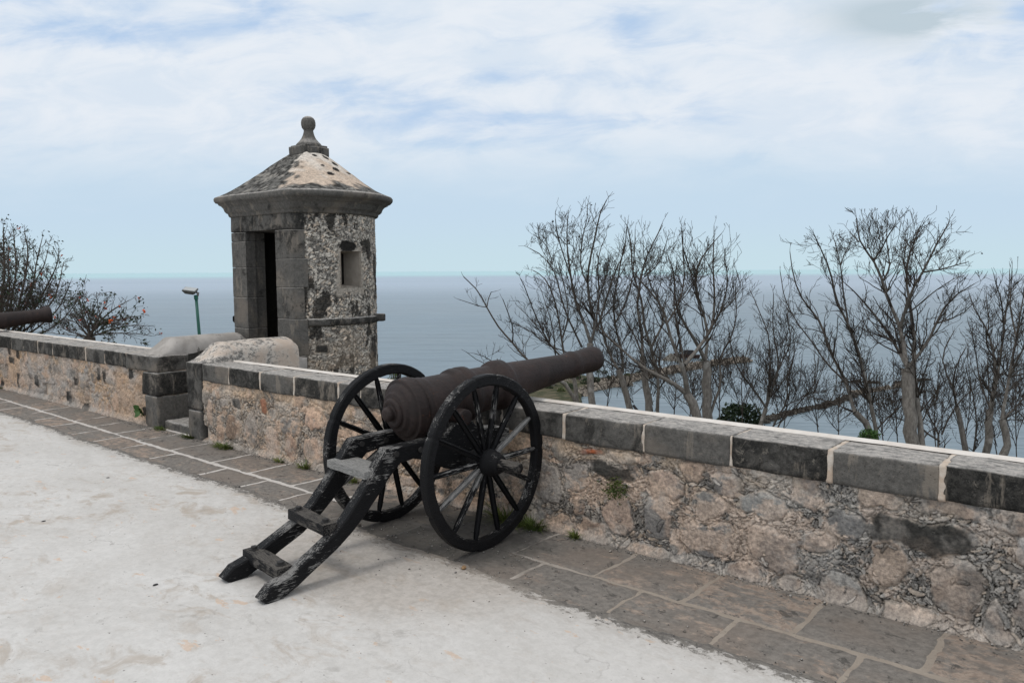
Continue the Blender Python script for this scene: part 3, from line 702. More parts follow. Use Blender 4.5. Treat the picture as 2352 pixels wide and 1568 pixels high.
o = rounded_block('masonry', (-8.48, 4.33, -3), (-8.135, 5.08, .64), None, M_block, .5, .01, .12, .008, 32); under(o, lh)
o = rounded_block('masonry', (-8.48, 4.30, .645), (-8.10, 5.06, .80), None, M_block, .5, .01, .04, .008, 33); under(o, lh)
st_ = rounded_block('door_step', (-8.07, 3.99, -.05), (-7.42, 4.32, .085), None, M_block, 0., .02, .025, .012, 35)
tag(st_, 'worn stone step in the gap between the two parapets', 'step')
simple = rounded_block('passage_floor', (-8.09, 4.33, -.6), (-7.42, 5.3, .10), None, M_greyplaster, 0., .01, .06, .006, 36)
tag(simple, 'grey plaster floor of the short passage', None, None, 'structure')

# ================================================================ SENTRY BOX
SX, SY, SR, SC = -7.885, 5.70, .84, .60
HW = .59; Y0 = SY - SC
sb = tag(empty('sentry_box', (SX, SY, 0)), 'round stone sentry box with open doorway and ball finial above the sea', 'sentry box')
def dplan(off, nf=24, na=120):
    """closed outline: round at the back, flat facade at the front (offset outwards)"""
    Rr = SR + off; yc = SC + off * .55; xc = math.sqrt(Rr * Rr - yc * yc); a0 = math.atan2(-yc, xc); a1 = math.pi - a0
    pts = [(SX + Rr * math.cos(a0 + (a1 - a0) * i / na), SY + Rr * math.sin(a0 + (a1 - a0) * i / na)) for i in range(na)]
    pts += [(SX - xc + 2 * xc * i / nf, SY - yc) for i in range(nf)]
    return np.array(pts)
def loft(name, rows, mat, tone, seed, amp=.008, colors=None, closed_top=False):
    P = []; n = len(rows[0][0])
    for (pts, z) in rows:
        for p in pts: P.append((p[0], p[1], z))
    P = np.array(P); c = np.array([SX, SY, 0]); d = P - c; d[:, 2] = 0; d /= (np.linalg.norm(d, axis=1, keepdims=True) + 1e-9)
    P = P + d * (amp * noise3(P + seed, 5, seed)[:, None] + amp * .7 * noise3(P + seed, 17, seed)[:, None]); P[:, 2] += amp * .8 * noise3(P + seed + 9, 6, seed)
    f = [(k * n + i, k * n + (i + 1) % n, (k + 1) * n + (i + 1) % n, (k + 1) * n + i) for k in range(len(rows) - 1) for i in range(n)]
    if colors is not None: colors = colors(P)
    return under(mesh(name, P, np.array(f), mat, None, True, colors, tone), sb)
# cornice
prof = [(-.02, 2.285), (.015, 2.285), (.03, 2.30), (.035, 2.325), (.055, 2.335), (.075, 2.355), (.09, 2.39), (.115, 2.415), (.15, 2.43), (.155, 2.445), (.185, 2.452), (.205, 2.475), (.208, 2.50), (.195, 2.52), (.16, 2.532), (.10, 2.54)]
loft('cornice', [(dplan(o_), z_) for o_, z_ in prof], M_block, .05, 2, .009)
# roof shell: outline shrinking to the finial block
rows = []; base_pts = dplan(.165); cxy = np.array([-7.84, 5.75])
for i in range(26):
    s_ = i / 25.; f_ = 1 - s_; z_ = 2.528 + (3.045 - 2.528) * (s_ * (.56 + .99 * s_ - .55 * s_ * s_))
    ring = cxy + (base_pts - cxy) * (f_ + s_ * .17); rows.append((ring, z_))
def roofcol(P):
    a = np.degrees(np.arctan2(P[:, 1] - 5.75, P[:, 0] + 7.84)); r_ = np.hypot(P[:, 0] + 7.84, P[:, 1] - 5.75); s_ = (P[:, 2] - 2.528) / .517
    nz = fbm(P[:, 0] * 9, P[:, 1] * 9 + P[:, 2] * 9, 3); n2_ = fbm(P[:, 0] * 30, P[:, 1] * 30 + P[:, 2] * 20, 5)
    C = lerp((.035, .034, .032), (.17, .165, .155), sst(n2_, .35, .6)); C = lerp(C, (.36, .34, .31), sst(nz, .58, .72) * .8)
    m = sst(a + (nz - .5) * 50, -62, -50) * sst(a, 60, 20) * sst(s_ + (nz - .5) * .35, .10, .20)
    C = lerp(C, lerp((.64, .52, .42), (.76, .70, .63), sst(s_ + nz - .5, .35, .95)), m)
    for (aa, ss, ra, rs_) in ((-12, .42, 4.5, .045), (2, .55, 5, .05), (-16, .62, 3, .03), (14, .70, 7, .05), (8, .85, 8, .06), (-20, .88, 6, .035), (24, .5, 6, .03)):
        q = ((a - aa) / ra) ** 2 + ((s_ - ss) / rs_) ** 2; C = lerp(C, (.03, .028, .026), sst(q + (n2_ - .5) * 1.6, 1.3, .7))
    return C
def f_roof(n):
    c = n.attr('Col').outputs['Color']; p = n.pos(); a = n.noise(p, 26, 5, .75); b = n.noise(n.scalev(p, (1, 1, 2)), 8, 5, .7, .5)
    c = n.mix(n.step(a, .3, .7), n.mix(1., c, (.65, .65, .65), 'MULTIPLY'), n.mix(1., c, (1.15, 1.14, 1.12), 'MULTIPLY'))
    lum = n.node('ShaderNodeRGBToBW', {'Color': c}).outputs[0]
    c = n.mix(n.math('MULTIPLY', n.step(b, .57, .63), n.step(lum, .3, .15)), c, (.30, .285, .26))
    c = n.mix(n.math('MULTIPLY', n.step(n.noise(p, 14, 5, .75, 1.5), .60, .63), .55), c, (.12, .10, .085))
    return principled(n, c, .95, n.math('ADD', a, b), .6, .008, spec=.12)
M_roof = material('roof_plaster', f_roof)
# resample ring finely for the colour map
def fine_ring(r_, k=2):
    out_ = []
    for i in range(len(r_)):
        for j in range(k): out_.append(r_[i] * (1 - j / k) + r_[(i + 1) % len(r_)] * j / k)
    return np.array(out_)
rows2 = []
for i in range(len(rows) - 1):
    for j in range(3):
        f_ = j / 3.; rows2.append((fine_ring(rows[i][0] * (1 - f_) + rows[i + 1][0] * f_), rows[i][1] * (1 - f_) + rows[i + 1][1] * f_))
rows2.append((fine_ring(rows[-1][0]), rows[-1][1]))
loft('roof', rows2, M_roof, 0., 4, .012, roofcol)
# finial: stepped block, flaring stem, ball
def lathe(name, prof_, n, cx_, cy_, mat, tone=0., parent=None, seed=1, amp=.003, rot=0.):
    P = []
    for (r_, z_) in prof_:
        for i in range(n):
            a = rot + 2 * math.pi * i / n; P.append((cx_ + r_ * math.cos(a), cy_ + r_ * math.sin(a), z_))
    P = np.array(P); P[:, :2] += amp * noise3(P + seed, 12, seed)[:, None]
    f = [(k * n + i, k * n + (i + 1) % n, (k + 1) * n + (i + 1) % n, (k + 1) * n + i) for k in range(len(prof_) - 1) for i in range(n)]
    return mesh(name, P, np.array(f), mat, None, n > 12, None, tone)
fx, fy = -7.83, 5.76
fn = under(lathe('finial', [(.085, 3.09), (.155, 3.10), (.155, 3.125), (.135, 3.15), (.11, 3.175), (.085, 3.205), (.068, 3.24), (.058, 3.275), (.054, 3.30), (.060, 3.31), (.075, 3.33), (.083, 3.36), (.084, 3.39), (.078, 3.42), (.062, 3.445), (.035, 3.462), (.001, 3.466)], 32, fx, fy, M_block, -.05), sb)
b1 = rounded_block('finial_base', (fx - .135, fy - .19, 2.99), (fx + .135, fy + .19, 3.105), None, None, .2, .008, .03, .004, 8); under(b1, sb)
b2 = rounded_block('finial_base', (fx - .188, fy - .135, 2.988), (fx + .188, fy + .135, 3.098), None, None, .2, .008, .03, .004, 9); under(b2, sb)
b3 = rounded_block('finial_base', (fx - .15, fy - .15, 3.10), (fx + .15, fy + .15, 3.122), None, None, .2, .008, .03, .003, 10); under(b3, sb)
# rounded rubble wall with a slit window
A0, A1 = -37.0, 206.0
W_A0, W_A1, W_Z0, W_Z1 = -8.0, 10.5, 1.475, 1.875
def sentry_map(U, V, C, fi):
    C = C * .6 + C.mean(-1, keepdims=True) * .4; C = C * np.array((1.52, 1.47, 1.38)); C = C * (.68 + .64 * fi)[..., None]
    lich = fbm(U * 6.0 + 2, V * 3.6 + 4, 6, 6, .68); right = sst(U, .75, 1.35) * .055
    C = lerp(C, (.035, .033, .03), sst(lich + right, .56, .61) * .9)
    C = lerp(C, (.42, .34, .26), sst(fbm(U * 2 + 9, V * 5, 3), .5, .7) * sst(V, 1.1, .8) * .4)
    return C
arc = lambda a: SR * math.radians(a - A0)
U, V, H, C = rubble(0, arc(A1), -.6, 2.29, .0085, [], 33, 30000, .25, (.012, .034), True, (), sentry_map, 1.0, .012, (.08, .08), .25, .5, .9, .56)
# smooth cement around the window
aU = np.degrees(U / SR) + A0
wd = np.maximum(np.abs(aU - 1.5) / 13., np.abs(V - 1.66) / .26); m = sst(wd + (fbm(U * 8, V * 8, 2) - .5) * .5, 1.1, .85)
H = H * (1 - .8 * m) ; C = lerp(C, lerp((.40, .36, .31), (.52, .47, .41), fbm(U * 12, V * 12, 4)), m * .8)
C = lerp(C, (.03, .028, .026), sst(((aU + 1) / 9) ** 2 + ((V - 1.93) / .06) ** 2 + (fbm(U * 20, V * 20, 4) - .5) * 1.5, 1.3, .8))
an = np.radians(aU); rr_ = SR - .012 + H
P = np.stack([SX + rr_ * np.cos(an), SY + rr_ * np.sin(an), V], -1).reshape(-1, 3)
cu = (aU[:-1, :-1] + aU[1:, 1:]) / 2; cv = (V[:-1, :-1] + V[1:, 1:]) / 2
keep = ~((cu > W_A0) & (cu < W_A1) & (cv > W_Z0) & (cv < W_Z1))
under(mesh('rubble_wall', P, grid_faces(*U.shape, keep=keep), M_relief, None, True, C.reshape(-1, 3)), sb)
# window reveal (splayed tube through the wall)
def pol(a, r_, z_): a = math.radians(a); return (SX + r_ * math.cos(a), SY + r_ * math.sin(a), z_)
e = .6
v = [pol(W_A0 - e, SR + .004, W_Z0), pol(W_A1 + e, SR + .004, W_Z0), pol(W_A1 + e, SR + .004, W_Z1), pol(W_A0 - e, SR + .004, W_Z1),
     (SX + .57, SY + .0, W_Z0 + .02), (SX + .57, SY + .118, W_Z0 + .02), (SX + .57, SY + .118, W_Z1 - .02), (SX + .57, SY + .0, W_Z1 - .02)]
wr = under(mesh('window_reveal', v, [(0, 1, 5, 4), (1, 2, 6, 5), (2, 3, 7, 6), (3, 0, 4, 7)], material('window_plaster', lambda n: principled(n, n.mix(n.noise(n.pos(), 14, 5, .7), (.24, .21, .18), (.50, .45, .39)), .95, n.noise(n.pos(), 60, 4, .7), .5, .005, spec=.1)), None, False), sb)
# string course and water spout
rows = []
def ringarc(r_, a0_, a1_, n=90): return [(SX + r_ * math.cos(math.radians(a0_ + (a1_ - a0_) * i / n)), SY + r_ * math.sin(math.radians(a0_ + (a1_ - a0_) * i / n))) for i in range(n + 1)]
P = []; 
for r_, z_ in ((SR - .02, 1.045), (SR + .022, 1.05), (SR + .034, 1.07), (SR + .034, 1.115), (SR + .018, 1.128), (SR - .02, 1.13)):
    P += [(x_, y_, z_) for x_, y_ in ringarc(r_, -35, 224)]
P = np.array(P); P += (.014 * noise3(P, 9, 1) + .012 * noise3(P, 26, 2))[:, None] * np.array([1, 1, .8])
under(mesh('string_course', P, grid_faces(6, 91)[:, ::-1], M_block, None, True, None, .45), sb)
a_ = math.radians(36)
sp_ = rounded_block('water_spout', (-.06, -.055, -.045), (.10, .055, .045), None, None, .3, .008, .02, .004, 19)
sp_.location = (SX + (SR + .01) * math.cos(a_), SY + (SR + .01) * math.sin(a_), 1.10); sp_.rotation_euler = (0, 0, a_)
under(sp_, sb)
# quoin courses: facade pier wrapped round the corner; cut as rings of the D plan
def prism(name, outline, z0, z1, mat, tone, seed, amp=.005, bev=.005):
    pts = np.array(outline); c = pts.mean(0); nz = max(3, int((z1 - z0) / .035)); rows_ = []
    d_ = []
    n = len(pts)
    nr = []
    for i in range(n):
        t_ = pts[(i + 1) % n] - pts[i - 1]; q = np.array([t_[1], -t_[0]]); nr.append(q / (np.linalg.norm(q) + 1e-9))
    nr = np.array(nr); P = []
    zs = [z0] + [z0 + bev] + list(np.linspace(z0 + bev, z1 - bev, nz))[1:-1] + [z1 - bev, z1]
    for k, z_ in enumerate(zs):
        ins = bev if k in (0, len(zs) - 1) else 0
        for i in range(n): P.append((*(pts[i] - nr[i] * ins), z_))
    P = np.array(P); N3 = np.zeros_like(P); N3[:, :2] = np.tile(nr, (len(zs), 1))
    P += N3 * (amp * noise3(P + seed, 8, seed) + amp * .6 * noise3(P + seed, 26, seed))[:, None]
    f = [(k * n + i, k * n + (i + 1) % n, (k + 1) * n + (i + 1) % n, (k + 1) * n + i) for k in range(len(zs) - 1) for i in range(n)]
    f.append(tuple(range(n))[::-1]); f.append(tuple((len(zs) - 1) * n + i for i in range(n)))
    return under(mesh(name, P, f, mat, None, False, None, tone), sb)
def dens(pts, step=.03):
    o_ = []
    for i in range(len(pts)):
        a = np.array(pts[i]); b = np.array(pts[(i + 1) % len(pts)]); k = max(1, int(np.linalg.norm(b - a) / step))
        for j in range(k): o_.append(a + (b - a) * j / k)
    return o_
DX0, DX1, DEP = -8.185, -7.595, .25
def arcpts(a0_, a1_, r_=SR + .008, n=9): return [(SX + r_ * math.cos(math.radians(a0_ + (a1_ - a0_) * i / n)), SY + r_ * math.sin(math.radians(a0_ + (a1_ - a0_) * i / n))) for i in range(n + 1)]
cr_ = [.0, .38, .727, 1.13, 1.477, 1.79, 2.107]; cl_ = [.0, .33, .66, .99, 1.35, 1.70, 2.0, 2.107]
tr_ = [.1, .25, .1, .3, .0, .2]; tl_ = [.0, -.1, .05, -.1, .1, -.05, .2]
ac = math.degrees(math.atan2(-SC, HW))
for i in range(6):
    wdt = [-34, -36, -35, -37, -34, -36][i]
    out_r = [(DX1, Y0), (SX + HW - .0, Y0)] + arcpts(ac + 1, wdt)[0:] + [(SX + (SR - .2) * math.cos(math.radians(wdt)), SY + (SR - .2) * math.sin(math.radians(wdt))), (DX1 + .0, Y0 + DEP)]
    prism('quoin', dens(out_r), cr_[i] + .0015, cr_[i + 1] - .0015, M_block, tr_[i], 50 + i)
for i in range(7):
    out_l = [(DX0, Y0 + DEP), (SX - (SR - .2) * math.cos(math.radians(-22)), SY - .25)] + arcpts(180 + 22, 180 - ac - 1) + [(SX - HW, Y0), (DX0, Y0)]
    prism('quoin', dens(out_l), cl_[i] + .0015, cl_[i + 1] - .0015, M_block, tl_[i], 60 + i)
prism('pier_core', dens([(DX1 + .02, Y0 + .02), (SX + HW - .03, Y0 + .02), (SX + .70, SY - .35), (SX + .5, SY - .3), (DX1 + .02, Y0 + DEP - .02)]), 0., 2.11, M_mortar, 0., 90, .0)
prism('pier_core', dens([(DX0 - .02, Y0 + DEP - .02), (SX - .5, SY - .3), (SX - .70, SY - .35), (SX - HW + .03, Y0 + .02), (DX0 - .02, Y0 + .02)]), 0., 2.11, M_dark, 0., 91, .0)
lint = arcpts(202, 180 - ac - 1) + [(SX - HW, Y0)] + [(SX + HW, Y0)] + arcpts(ac + 1, -36) + [(SX + .4, Y0 + .4), (SX - .4, Y0 + .4)]
prism('lintel', dens(lint), 2.112, 2.30, M_block, .38, 77)
# inside: shell and ceiling, the unlit interior's shade painted as near-black colour
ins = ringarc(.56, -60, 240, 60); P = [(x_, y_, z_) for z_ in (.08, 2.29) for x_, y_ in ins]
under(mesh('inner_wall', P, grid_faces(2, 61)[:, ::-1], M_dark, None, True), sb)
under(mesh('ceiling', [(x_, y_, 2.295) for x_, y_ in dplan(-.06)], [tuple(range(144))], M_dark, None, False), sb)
under(mesh('floor_slab', [(x_, y_, .09) for x_, y_ in dplan(-.06)], [tuple(range(144))], M_greyplaster, None, False), sb)
# corbelled foot of the sentry box
loft('corbel', [(dplan(o_), z_) for o_, z_ in ((-.03, -.45), (.02, -.6), (-.1, -.9), (-.3, -1.5), (-.3, -6))], M_block, .2, 6)

# ================================================================ CANNONS
def tri_lathe(prof_, n=56):
    """surface of revolution about the X axis"""
    P = []; m_ = len(prof_)
    for (f_, r_) in prof_:
        for i in range(n):
            a = 2 * math.pi * i / n; P.append((f_, r_ * math.cos(a), r_ * math.sin(a)))
    P = np.array(P); rad_ = np.hypot(P[:, 1], P[:, 2]) + 1e-6
    k = 1 + .012 * noise3(P + 3, 4, 2) + .007 * noise3(P, 22, 4); P[:, 1] *= k; P[:, 2] *= k
    f = [(q * n + i, q * n + (i + 1) % n, (q + 1) * n + (i + 1) % n, (q + 1) * n + i) for q in range(m_ - 1) for i in range(n)]
    return P, np.array(f)[:, ::-1]
def densify(prof_, st_=.02):
    o_ = []
    for (a, b) in zip(prof_[:-1], prof_[1:]):
        k = max(1, int(math.hypot(b[0] - a[0], b[1] - a[1]) / st_))
        for j in range(k): o_.append((a[0] + (b[0] - a[0]) * j / k, a[1] + (b[1] - a[1]) * j / k))
    return o_ + [prof_[-1]]
def extrude_poly(name, pts, s0, s1, mat, parent, bev=.006, wob=.004, seed=0, splay=0.):
    """outline (x, z) extruded along y from s0 to s1, softened arrises and hewn faces"""
    pts = densify(list(pts) + [pts[0]], .035)[:-1]; n = len(pts); pts = np.array(pts)
    c = pts; nr = []
    for i in range(n):
        t_ = pts[(i + 1) % n] - pts[i - 1]; q = np.array([t_[1], -t_[0]]); nr.append(q / (np.linalg.norm(q) + 1e-9))
    nr = np.array(nr)
    area = sum(pts[i][0] * pts[(i + 1) % n][1] - pts[(i + 1) % n][0] * pts[i][1] for i in range(n))
    if area < 0: nr = -nr
    P = []; lay = [(s0, bev), (s0 + bev, 0), ((s0 + s1) / 2, 0), (s1 - bev, 0), (s1, bev)]
    for (s_, ins_) in lay:
        for i in range(n): P.append((pts[i][0] - nr[i][0] * ins_, s_, pts[i][1] - nr[i][1] * ins_))
    P = np.array(P); N3 = np.zeros_like(P); N3[:, [0, 2]] = np.tile(nr, (len(lay), 1))
    P[:, 1] += splay * np.clip((-.5 - P[:, 0]) / .79, 0, 1.1); P += N3 * (wob * noise3(P + seed, 9, seed))[:, None]; P[:, 1] += wob * .6 * noise3(P + 5 + seed, 7, seed)
    f = [(k * n + i, k * n + (i + 1) % n, (k + 1) * n + (i + 1) % n, (k + 1) * n + i) for k in range(len(lay) - 1) for i in range(n)]
    f += [tuple(range(n)), tuple((len(lay) - 1) * n + i for i in range(n))]
    o_ = mesh(name, P, f, mat, parent, False)
    bm = bmesh.new(); bm.from_mesh(o_.data); bmesh.ops.recalc_face_normals(bm, faces=bm.faces); bm.to_mesh(o_.data); bm.free()
    return o_
def beam(name, L_, wa, wb, mat, parent, loc, rot, bev=.006, taper=1.0, seed=0, cell=.04):
    """beam along its own X axis, starting at the origin"""
    nx = max(3, int(L_ / cell)); ring = [(-1, -1), (1, -1), (1, 1), (-1, 1)]; P = []
    for i in range(nx + 1):
        u = i / nx; k = 1 + (taper - 1) * u; e = .75 if i in (0, nx) else 1.
        for (a, b) in ring:
            for (da, db) in (((1, 0), (0, 1)) if a * b > 0 else ((0, 1), (1, 0))):
                P.append((L_ * u, a * (wa / 2 * k * e) - a * bev * da, b * (wb / 2 * k * e) - b * bev * db))
    P = np.array(P, float); P[:, 1:] += .003 * noise3(P + seed, 14, seed)[:, None]
    f = [(i * 8 + j, i * 8 + (j + 1) % 8, (i + 1) * 8 + (j + 1) % 8, (i + 1) * 8 + j) for i in range(nx) for j in range(8)]
    f += [tuple(range(8)), tuple(nx * 8 + j for j in range(8))]
    o_ = mesh(name, P, f, mat, parent, False); bm = bmesh.new(); bm.from_mesh(o_.data); bmesh.ops.recalc_face_normals(bm, faces=bm.faces); bm.to_mesh(o_.data); bm.free()
    o_.location = loc; o_.rotation_euler = rot; return o_

PROF_A = [(-.398, .001), (-.397, .024), (-.392, .036), (-.378, .044), (-.360, .044), (-.348, .038), (-.346, .058), (-.352, .072), (-.346, .086), (-.332, .092), (-.326, .090), (-.328, .108), (-.322, .120), (-.308, .124), (-.304, .140), (-.292, .156), (-.280, .166), (-.270, .168), (-.272, .182), (-.266, .190), (-.255, .188), (-.225, .191), (-.205, .194), (-.200, .174), (-.190, .172), (-.186, .180), (-.165, .181), (-.158, .170), (-.120, .172), (-.105, .166), (.00, .161), (.10, .156), (.108, .172), (.14, .178), (.155, .170), (.165, .170), (.18, .178), (.225, .174), (.240, .158), (.262, .149), (.42, .139),
          (.436, .142), (.450, .160), (.475, .166), (.530, .162), (.545, .148), (.575, .131), (.62, .127), (1.10, .092), (1.165, .089), (1.185, .096), (1.215, .098), (1.24, .092), (1.265, .088), (1.33, .090), (1.40, .094), (1.445, .094), (1.475, .086), (1.492, .072), (1.497, .055), (1.485, .045), (1.30, .042), (1.28, .001)]
PROF_B = [(-.440, .001), (-.438, .022), (-.428, .040), (-.412, .050), (-.398, .050), (-.385, .044), (-.378, .058), (-.352, .098), (-.340, .118), (-.300, .160), (-.275, .176), (-.225, .191), (-.188, .176), (-.10, .168), (.10, .16), (.15, .172), (.24, .160), (.42, .142), (.47, .155), (.55, .148), (.62, .130), (1.12, .106), (1.20, .103), (1.205, .108), (1.235, .108), (1.24, .103), (1.36, .106), (1.42, .118), (1.47, .133), (1.49, .132), (1.497, .12), (1.497, .06), (1.30, .055), (1.28, .001)]

def make_wheel(root, s_, phase=0.):
    """wheel in the XZ plane of its own empty-free rim mesh: rim is the part, hub and spokes its pieces"""
    Rw, Ri, T_ = .520, .452, .058; n = 168; P = []
    sec = [(Rw, -T_ / 2 + .008), (Rw, T_ / 2 - .008), (Rw - .008, T_ / 2), (Ri + .010, T_ / 2), (Ri, T_ / 2 - .010), (Ri, -T_ / 2 + .010), (Ri + .010, -T_ / 2), (Rw - .008, -T_ / 2)]
    for i in range(n):
        a = 2 * math.pi * i / n; jog = .0
        seg = (i / n * 7 + phase) % 1.0; notch = .006 if seg < .012 or seg > .99 else 0
        for (r_, y_) in sec:
            r2 = r_ + (.004 if r_ < .47 else .0015) * math.sin(a * 5 + s_ * 3) - (notch if r_ > .5 else -notch); P.append((r2 * math.cos(a), y_ * (1 - notch * 12), r2 * math.sin(a)))
    P = np.array(P); P += (.0022 * noise3(P + s_, 16, 3))[:, None]
    f = np.array([(i * 8 + j, i * 8 + (j + 1) % 8, ((i + 1) % n) * 8 + (j + 1) % 8, ((i + 1) % n) * 8 + j) for i in range(n) for j in range(8)])
    rim = mesh('wheel', P, f, M_rim, root, True); rim.location = (0, s_, .520)
    m_ = rim.data; bm = bmesh.new(); bm.from_mesh(m_); bmesh.ops.recalc_face_normals(bm, faces=bm.faces)
    for fc in bm.faces: fc.smooth = False
    bm.to_mesh(m_); bm.free()
    for k in range(14):
        a = 2 * math.pi * (k + phase) / 14
        sp = beam('spoke', .405, .040, .034, M_spokeb if k in (1, 8) else M_spokew if k in (0, 7, 9, 3, 4, 13) else M_wood, rim, (.062 * math.cos(a), 0, .062 * math.sin(a)), (0, -a, 0), .009, .86, k, .05)
        sp.rotation_euler = (0, -a + random.Random(k).uniform(-.012, .012), 0)
    hp = [(-.115, .001), (-.115, .050), (-.10, .058), (-.075, .060), (-.070, .070), (-.045, .074), (-.040, .080), (.04, .080), (.045, .072), (.06, .070), (.065, .066), (.10, .060), (.115, .052), (.115, .001)]
    Ph, fh = tri_lathe(densify(hp), 28); Ph = Ph[:, [1, 0, 2]]
    hub = mesh('hub', Ph, fh[:, ::-1], M_rim, rim, True)
    for v_ in (hub,):
        bm = bmesh.new(); bm.from_mesh(v_.data); bmesh.ops.recalc_face_normals(bm, faces=bm.faces); bm.to_mesh(v_.data); bm.free()
    return rim

def make_cannon(name, loc, heading, prof_, label):
    # local axes: +X towards the muzzle, +Y to the far side, Z up (so s = -Y)
    root = empty(name, loc, heading); tag(root, label, 'cannon')
    make_wheel(root, -.395, 0.0); make_wheel(root, .455, 0.0)
    yaw = -math.atan(.14)
    ax_ = beam('axle', 1.03, .075, .075, M_wood, root, (0, .49, .52), (0, 0, -math.pi / 2), .012)
    Pa, fa = tri_lathe(densify([(0, .001), (0, .030), (.005, .034), (.155, .033), (.16, .029), (.16, .001)]), 20)
    for s__, dr in ((-.49, -1), (.53, 1)):
        e_ = mesh('axle_arm', Pa, fa, M_rung, root, True); e_.location = (0, s__, .52); e_.rotation_euler = (0, 0, dr * math.pi / 2)
    def bodyp(o_):      # carriage body is skewed a little on the axle
        o_.rotation_euler = (o_.rotation_euler[0], o_.rotation_euler[1], o_.rotation_euler[2] + yaw)
        x_, y_, z_ = o_.location; o_.location = (x_ * math.cos(yaw) - y_ * math.sin(yaw), x_ * math.sin(yaw) + y_ * math.cos(yaw), z_); return o_
    cheek = [(-1.29, .035), (-1.235, .088), (-1.13, .118), (-1.0, .185), (-.88, .262), (-.80, .325), (-.70, .438), (-.64, .512), (-.585, .585), (-.528, .660), (-.30, .668), (-.12, .674), (-.085, .700), (-.04, .735), (.09, .735), (.15, .690), (.32, .672), (.40, .645), (.41, .56), (.24, .50), (.08, .465), (-.08, .465), (-.17, .50), (-.24, .545), (-.34, .575), (-.43, .562), (-.50, .500), (-.57, .425), (-.66, .335), (-.75, .255), (-.86, .178), (-.98, .105), (-1.08, .050), (-1.17, .008), (-1.25, .0)]
    for sgn in (-1, 1):
        o_ = extrude_poly('cheek', [(x_ * ((1.012 if sgn < 0 else 1.033) if x_ < -.9 else 1), z_) for x_, z_ in cheek], (-.180 if sgn < 0 else .172) - .040, (-.180 if sgn < 0 else .172) + .040, M_woodleg, root, .008, .005, 3 + sgn, -.052 if sgn < 0 else -.014); bodyp(o_)
        # bolt heads on the cheek
        for (bx, bz) in ((-.47, .625), (-.30, .622), (.22, .61)):
            b_ = mesh('bolt', *tri_lathe([(0, .001), (0, .017), (.012, .017), (.012, .001)], 8), M_bolt, o_, False); b_.location = (bx, -.225 if sgn < 0 else .135, bz); b_.rotation_euler = (0, 0, -math.pi / 2)
    def rung(nm, f0, f1, z0, z1, mat, hy, seed, by):
        cx_ = (f0 + f1) / 2; o_ = rounded_block(nm, (-hy, -(f1 - f0) / 2, -(z1 - z0) / 2), (hy, (f1 - f0) / 2, (z1 - z0) / 2), root, mat, 0., .004, .03, .0022, seed)
        for p_ in o_.data.polygons: p_.use_smooth = False
        o_.location = (cx_, 0, (z0 + z1) / 2); o_.rotation_euler = (0, 0, -math.pi / 2); bodyp(o_)
        for q in (-1, 1):
            b_ = mesh('bolt', *tri_lathe([(0, .001), (0, .026), (.006, .026), (.0065, .017), (.020, .017), (.020, .001)], 12), M_bolt, o_, False); b_.location = (q * by, 0, (z1 - z0) / 2 - .003); b_.rotation_euler = (0, -math.pi / 2, 0)
        return o_
    rung('cross_board', -1.19, -1.095, .085, .145, M_rung, .205, 1, .155)
    bodyrung = rung('cross_board', -.93, -.845, .258, .315, M_rung, .200, 2, .150); bodyrung.location.y -= .015
    rung('seat_board', -.665, -.50, .505, .552, M_seat, .205, 3, .165)
    tr = beam('transom', .26, .16, .10, M_wood, root, (.24, .13, .57), (0, 0, -math.pi / 2)); bodyp(tr)
    # barrel with trunnions
    el_ = math.atan(.102)
    P_, f__ = tri_lathe(densify(prof_, .018), 64)
    br = mesh('barrel', P_, f__, M_iron, root, True); br.location = (0, 0, .843); br.rotation_euler = (0, -el_, 0); bodyp(br)
    for q in (-1, 1):
        Pt, ft = tri_lathe(densify([(0, .001), (0, .052), (.10, .052), (.107, .046), (.107, .001)]), 20)
        t_ = mesh('trunnion', Pt, ft, M_iron, br, True); t_.location = (.03, q * .12, -.085); t_.rotation_euler = (0, 0, q * math.pi / 2)
    return root
c1 = make_cannon('cannon', (-3.405, 3.413, 0), R(90), PROF_A, 'whole cannon on a black spoked carriage, barrel pointing over the wall')
c1.location.z = .006
c2 = make_cannon('cannon', (-13.62, 3.42, .006), R(90), PROF_B, 'cannon at the left edge, only its flared muzzle in view above the parapet')

# ================================================================ STREET LAMP
lp = at_depth(458, 770, 15.0); lt = at_depth(450.5, 684, 15.0)
lamp = tag(empty('street_lamp', (lp.x, lp.y, float(terr_z(lp.x, lp.y)))), 'green lamp post with a tilted grey floodlight standing beyond the wall', 'street lamp')
def tube(pts, rads, n=8):
    P = []; pts = [Vector(p) for p in pts]
    up_ = Vector((.31, .23, .92)).normalized()
    for i, p in enumerate(pts):
        d = (pts[min(i + 1, len(pts) - 1)] - pts[max(i - 1, 0)]).normalized(); a = d.cross(Vector((1, .2, .1)) if abs(d.x) < .9 else Vector((0, 1, 0))).normalized(); b = d.cross(a)
        for j in range(n):
            t_ = 2 * math.pi * j / n; P.append(p + (a * math.cos(t_) + b * math.sin(t_)) * rads[i])
    f = [(i * n + j, i * n + (j + 1) % n, (i + 1) * n + (j + 1) % n, (i + 1) * n + j) for i in range(len(pts) - 1) for j in range(n)]
    f += [tuple(range(n)), tuple((len(pts) - 1) * n + j for j in range(n))]
    return np.array([tuple(p) for p in P]), f
bot = Vector((lp.x, lp.y, 0)) + (lp - lt) * 0 ; basez = float(terr_z(lp.x, lp.y)) - .3
dirn = (lp - lt) / (lp.z - lt.z); bpt = lt + dirn * (basez - lt.z)
under(mesh('post', *tube([bpt, lp, lt + (lt - lp) * .0], [.032, .030, .028], 14), M_lampgreen), lamp)
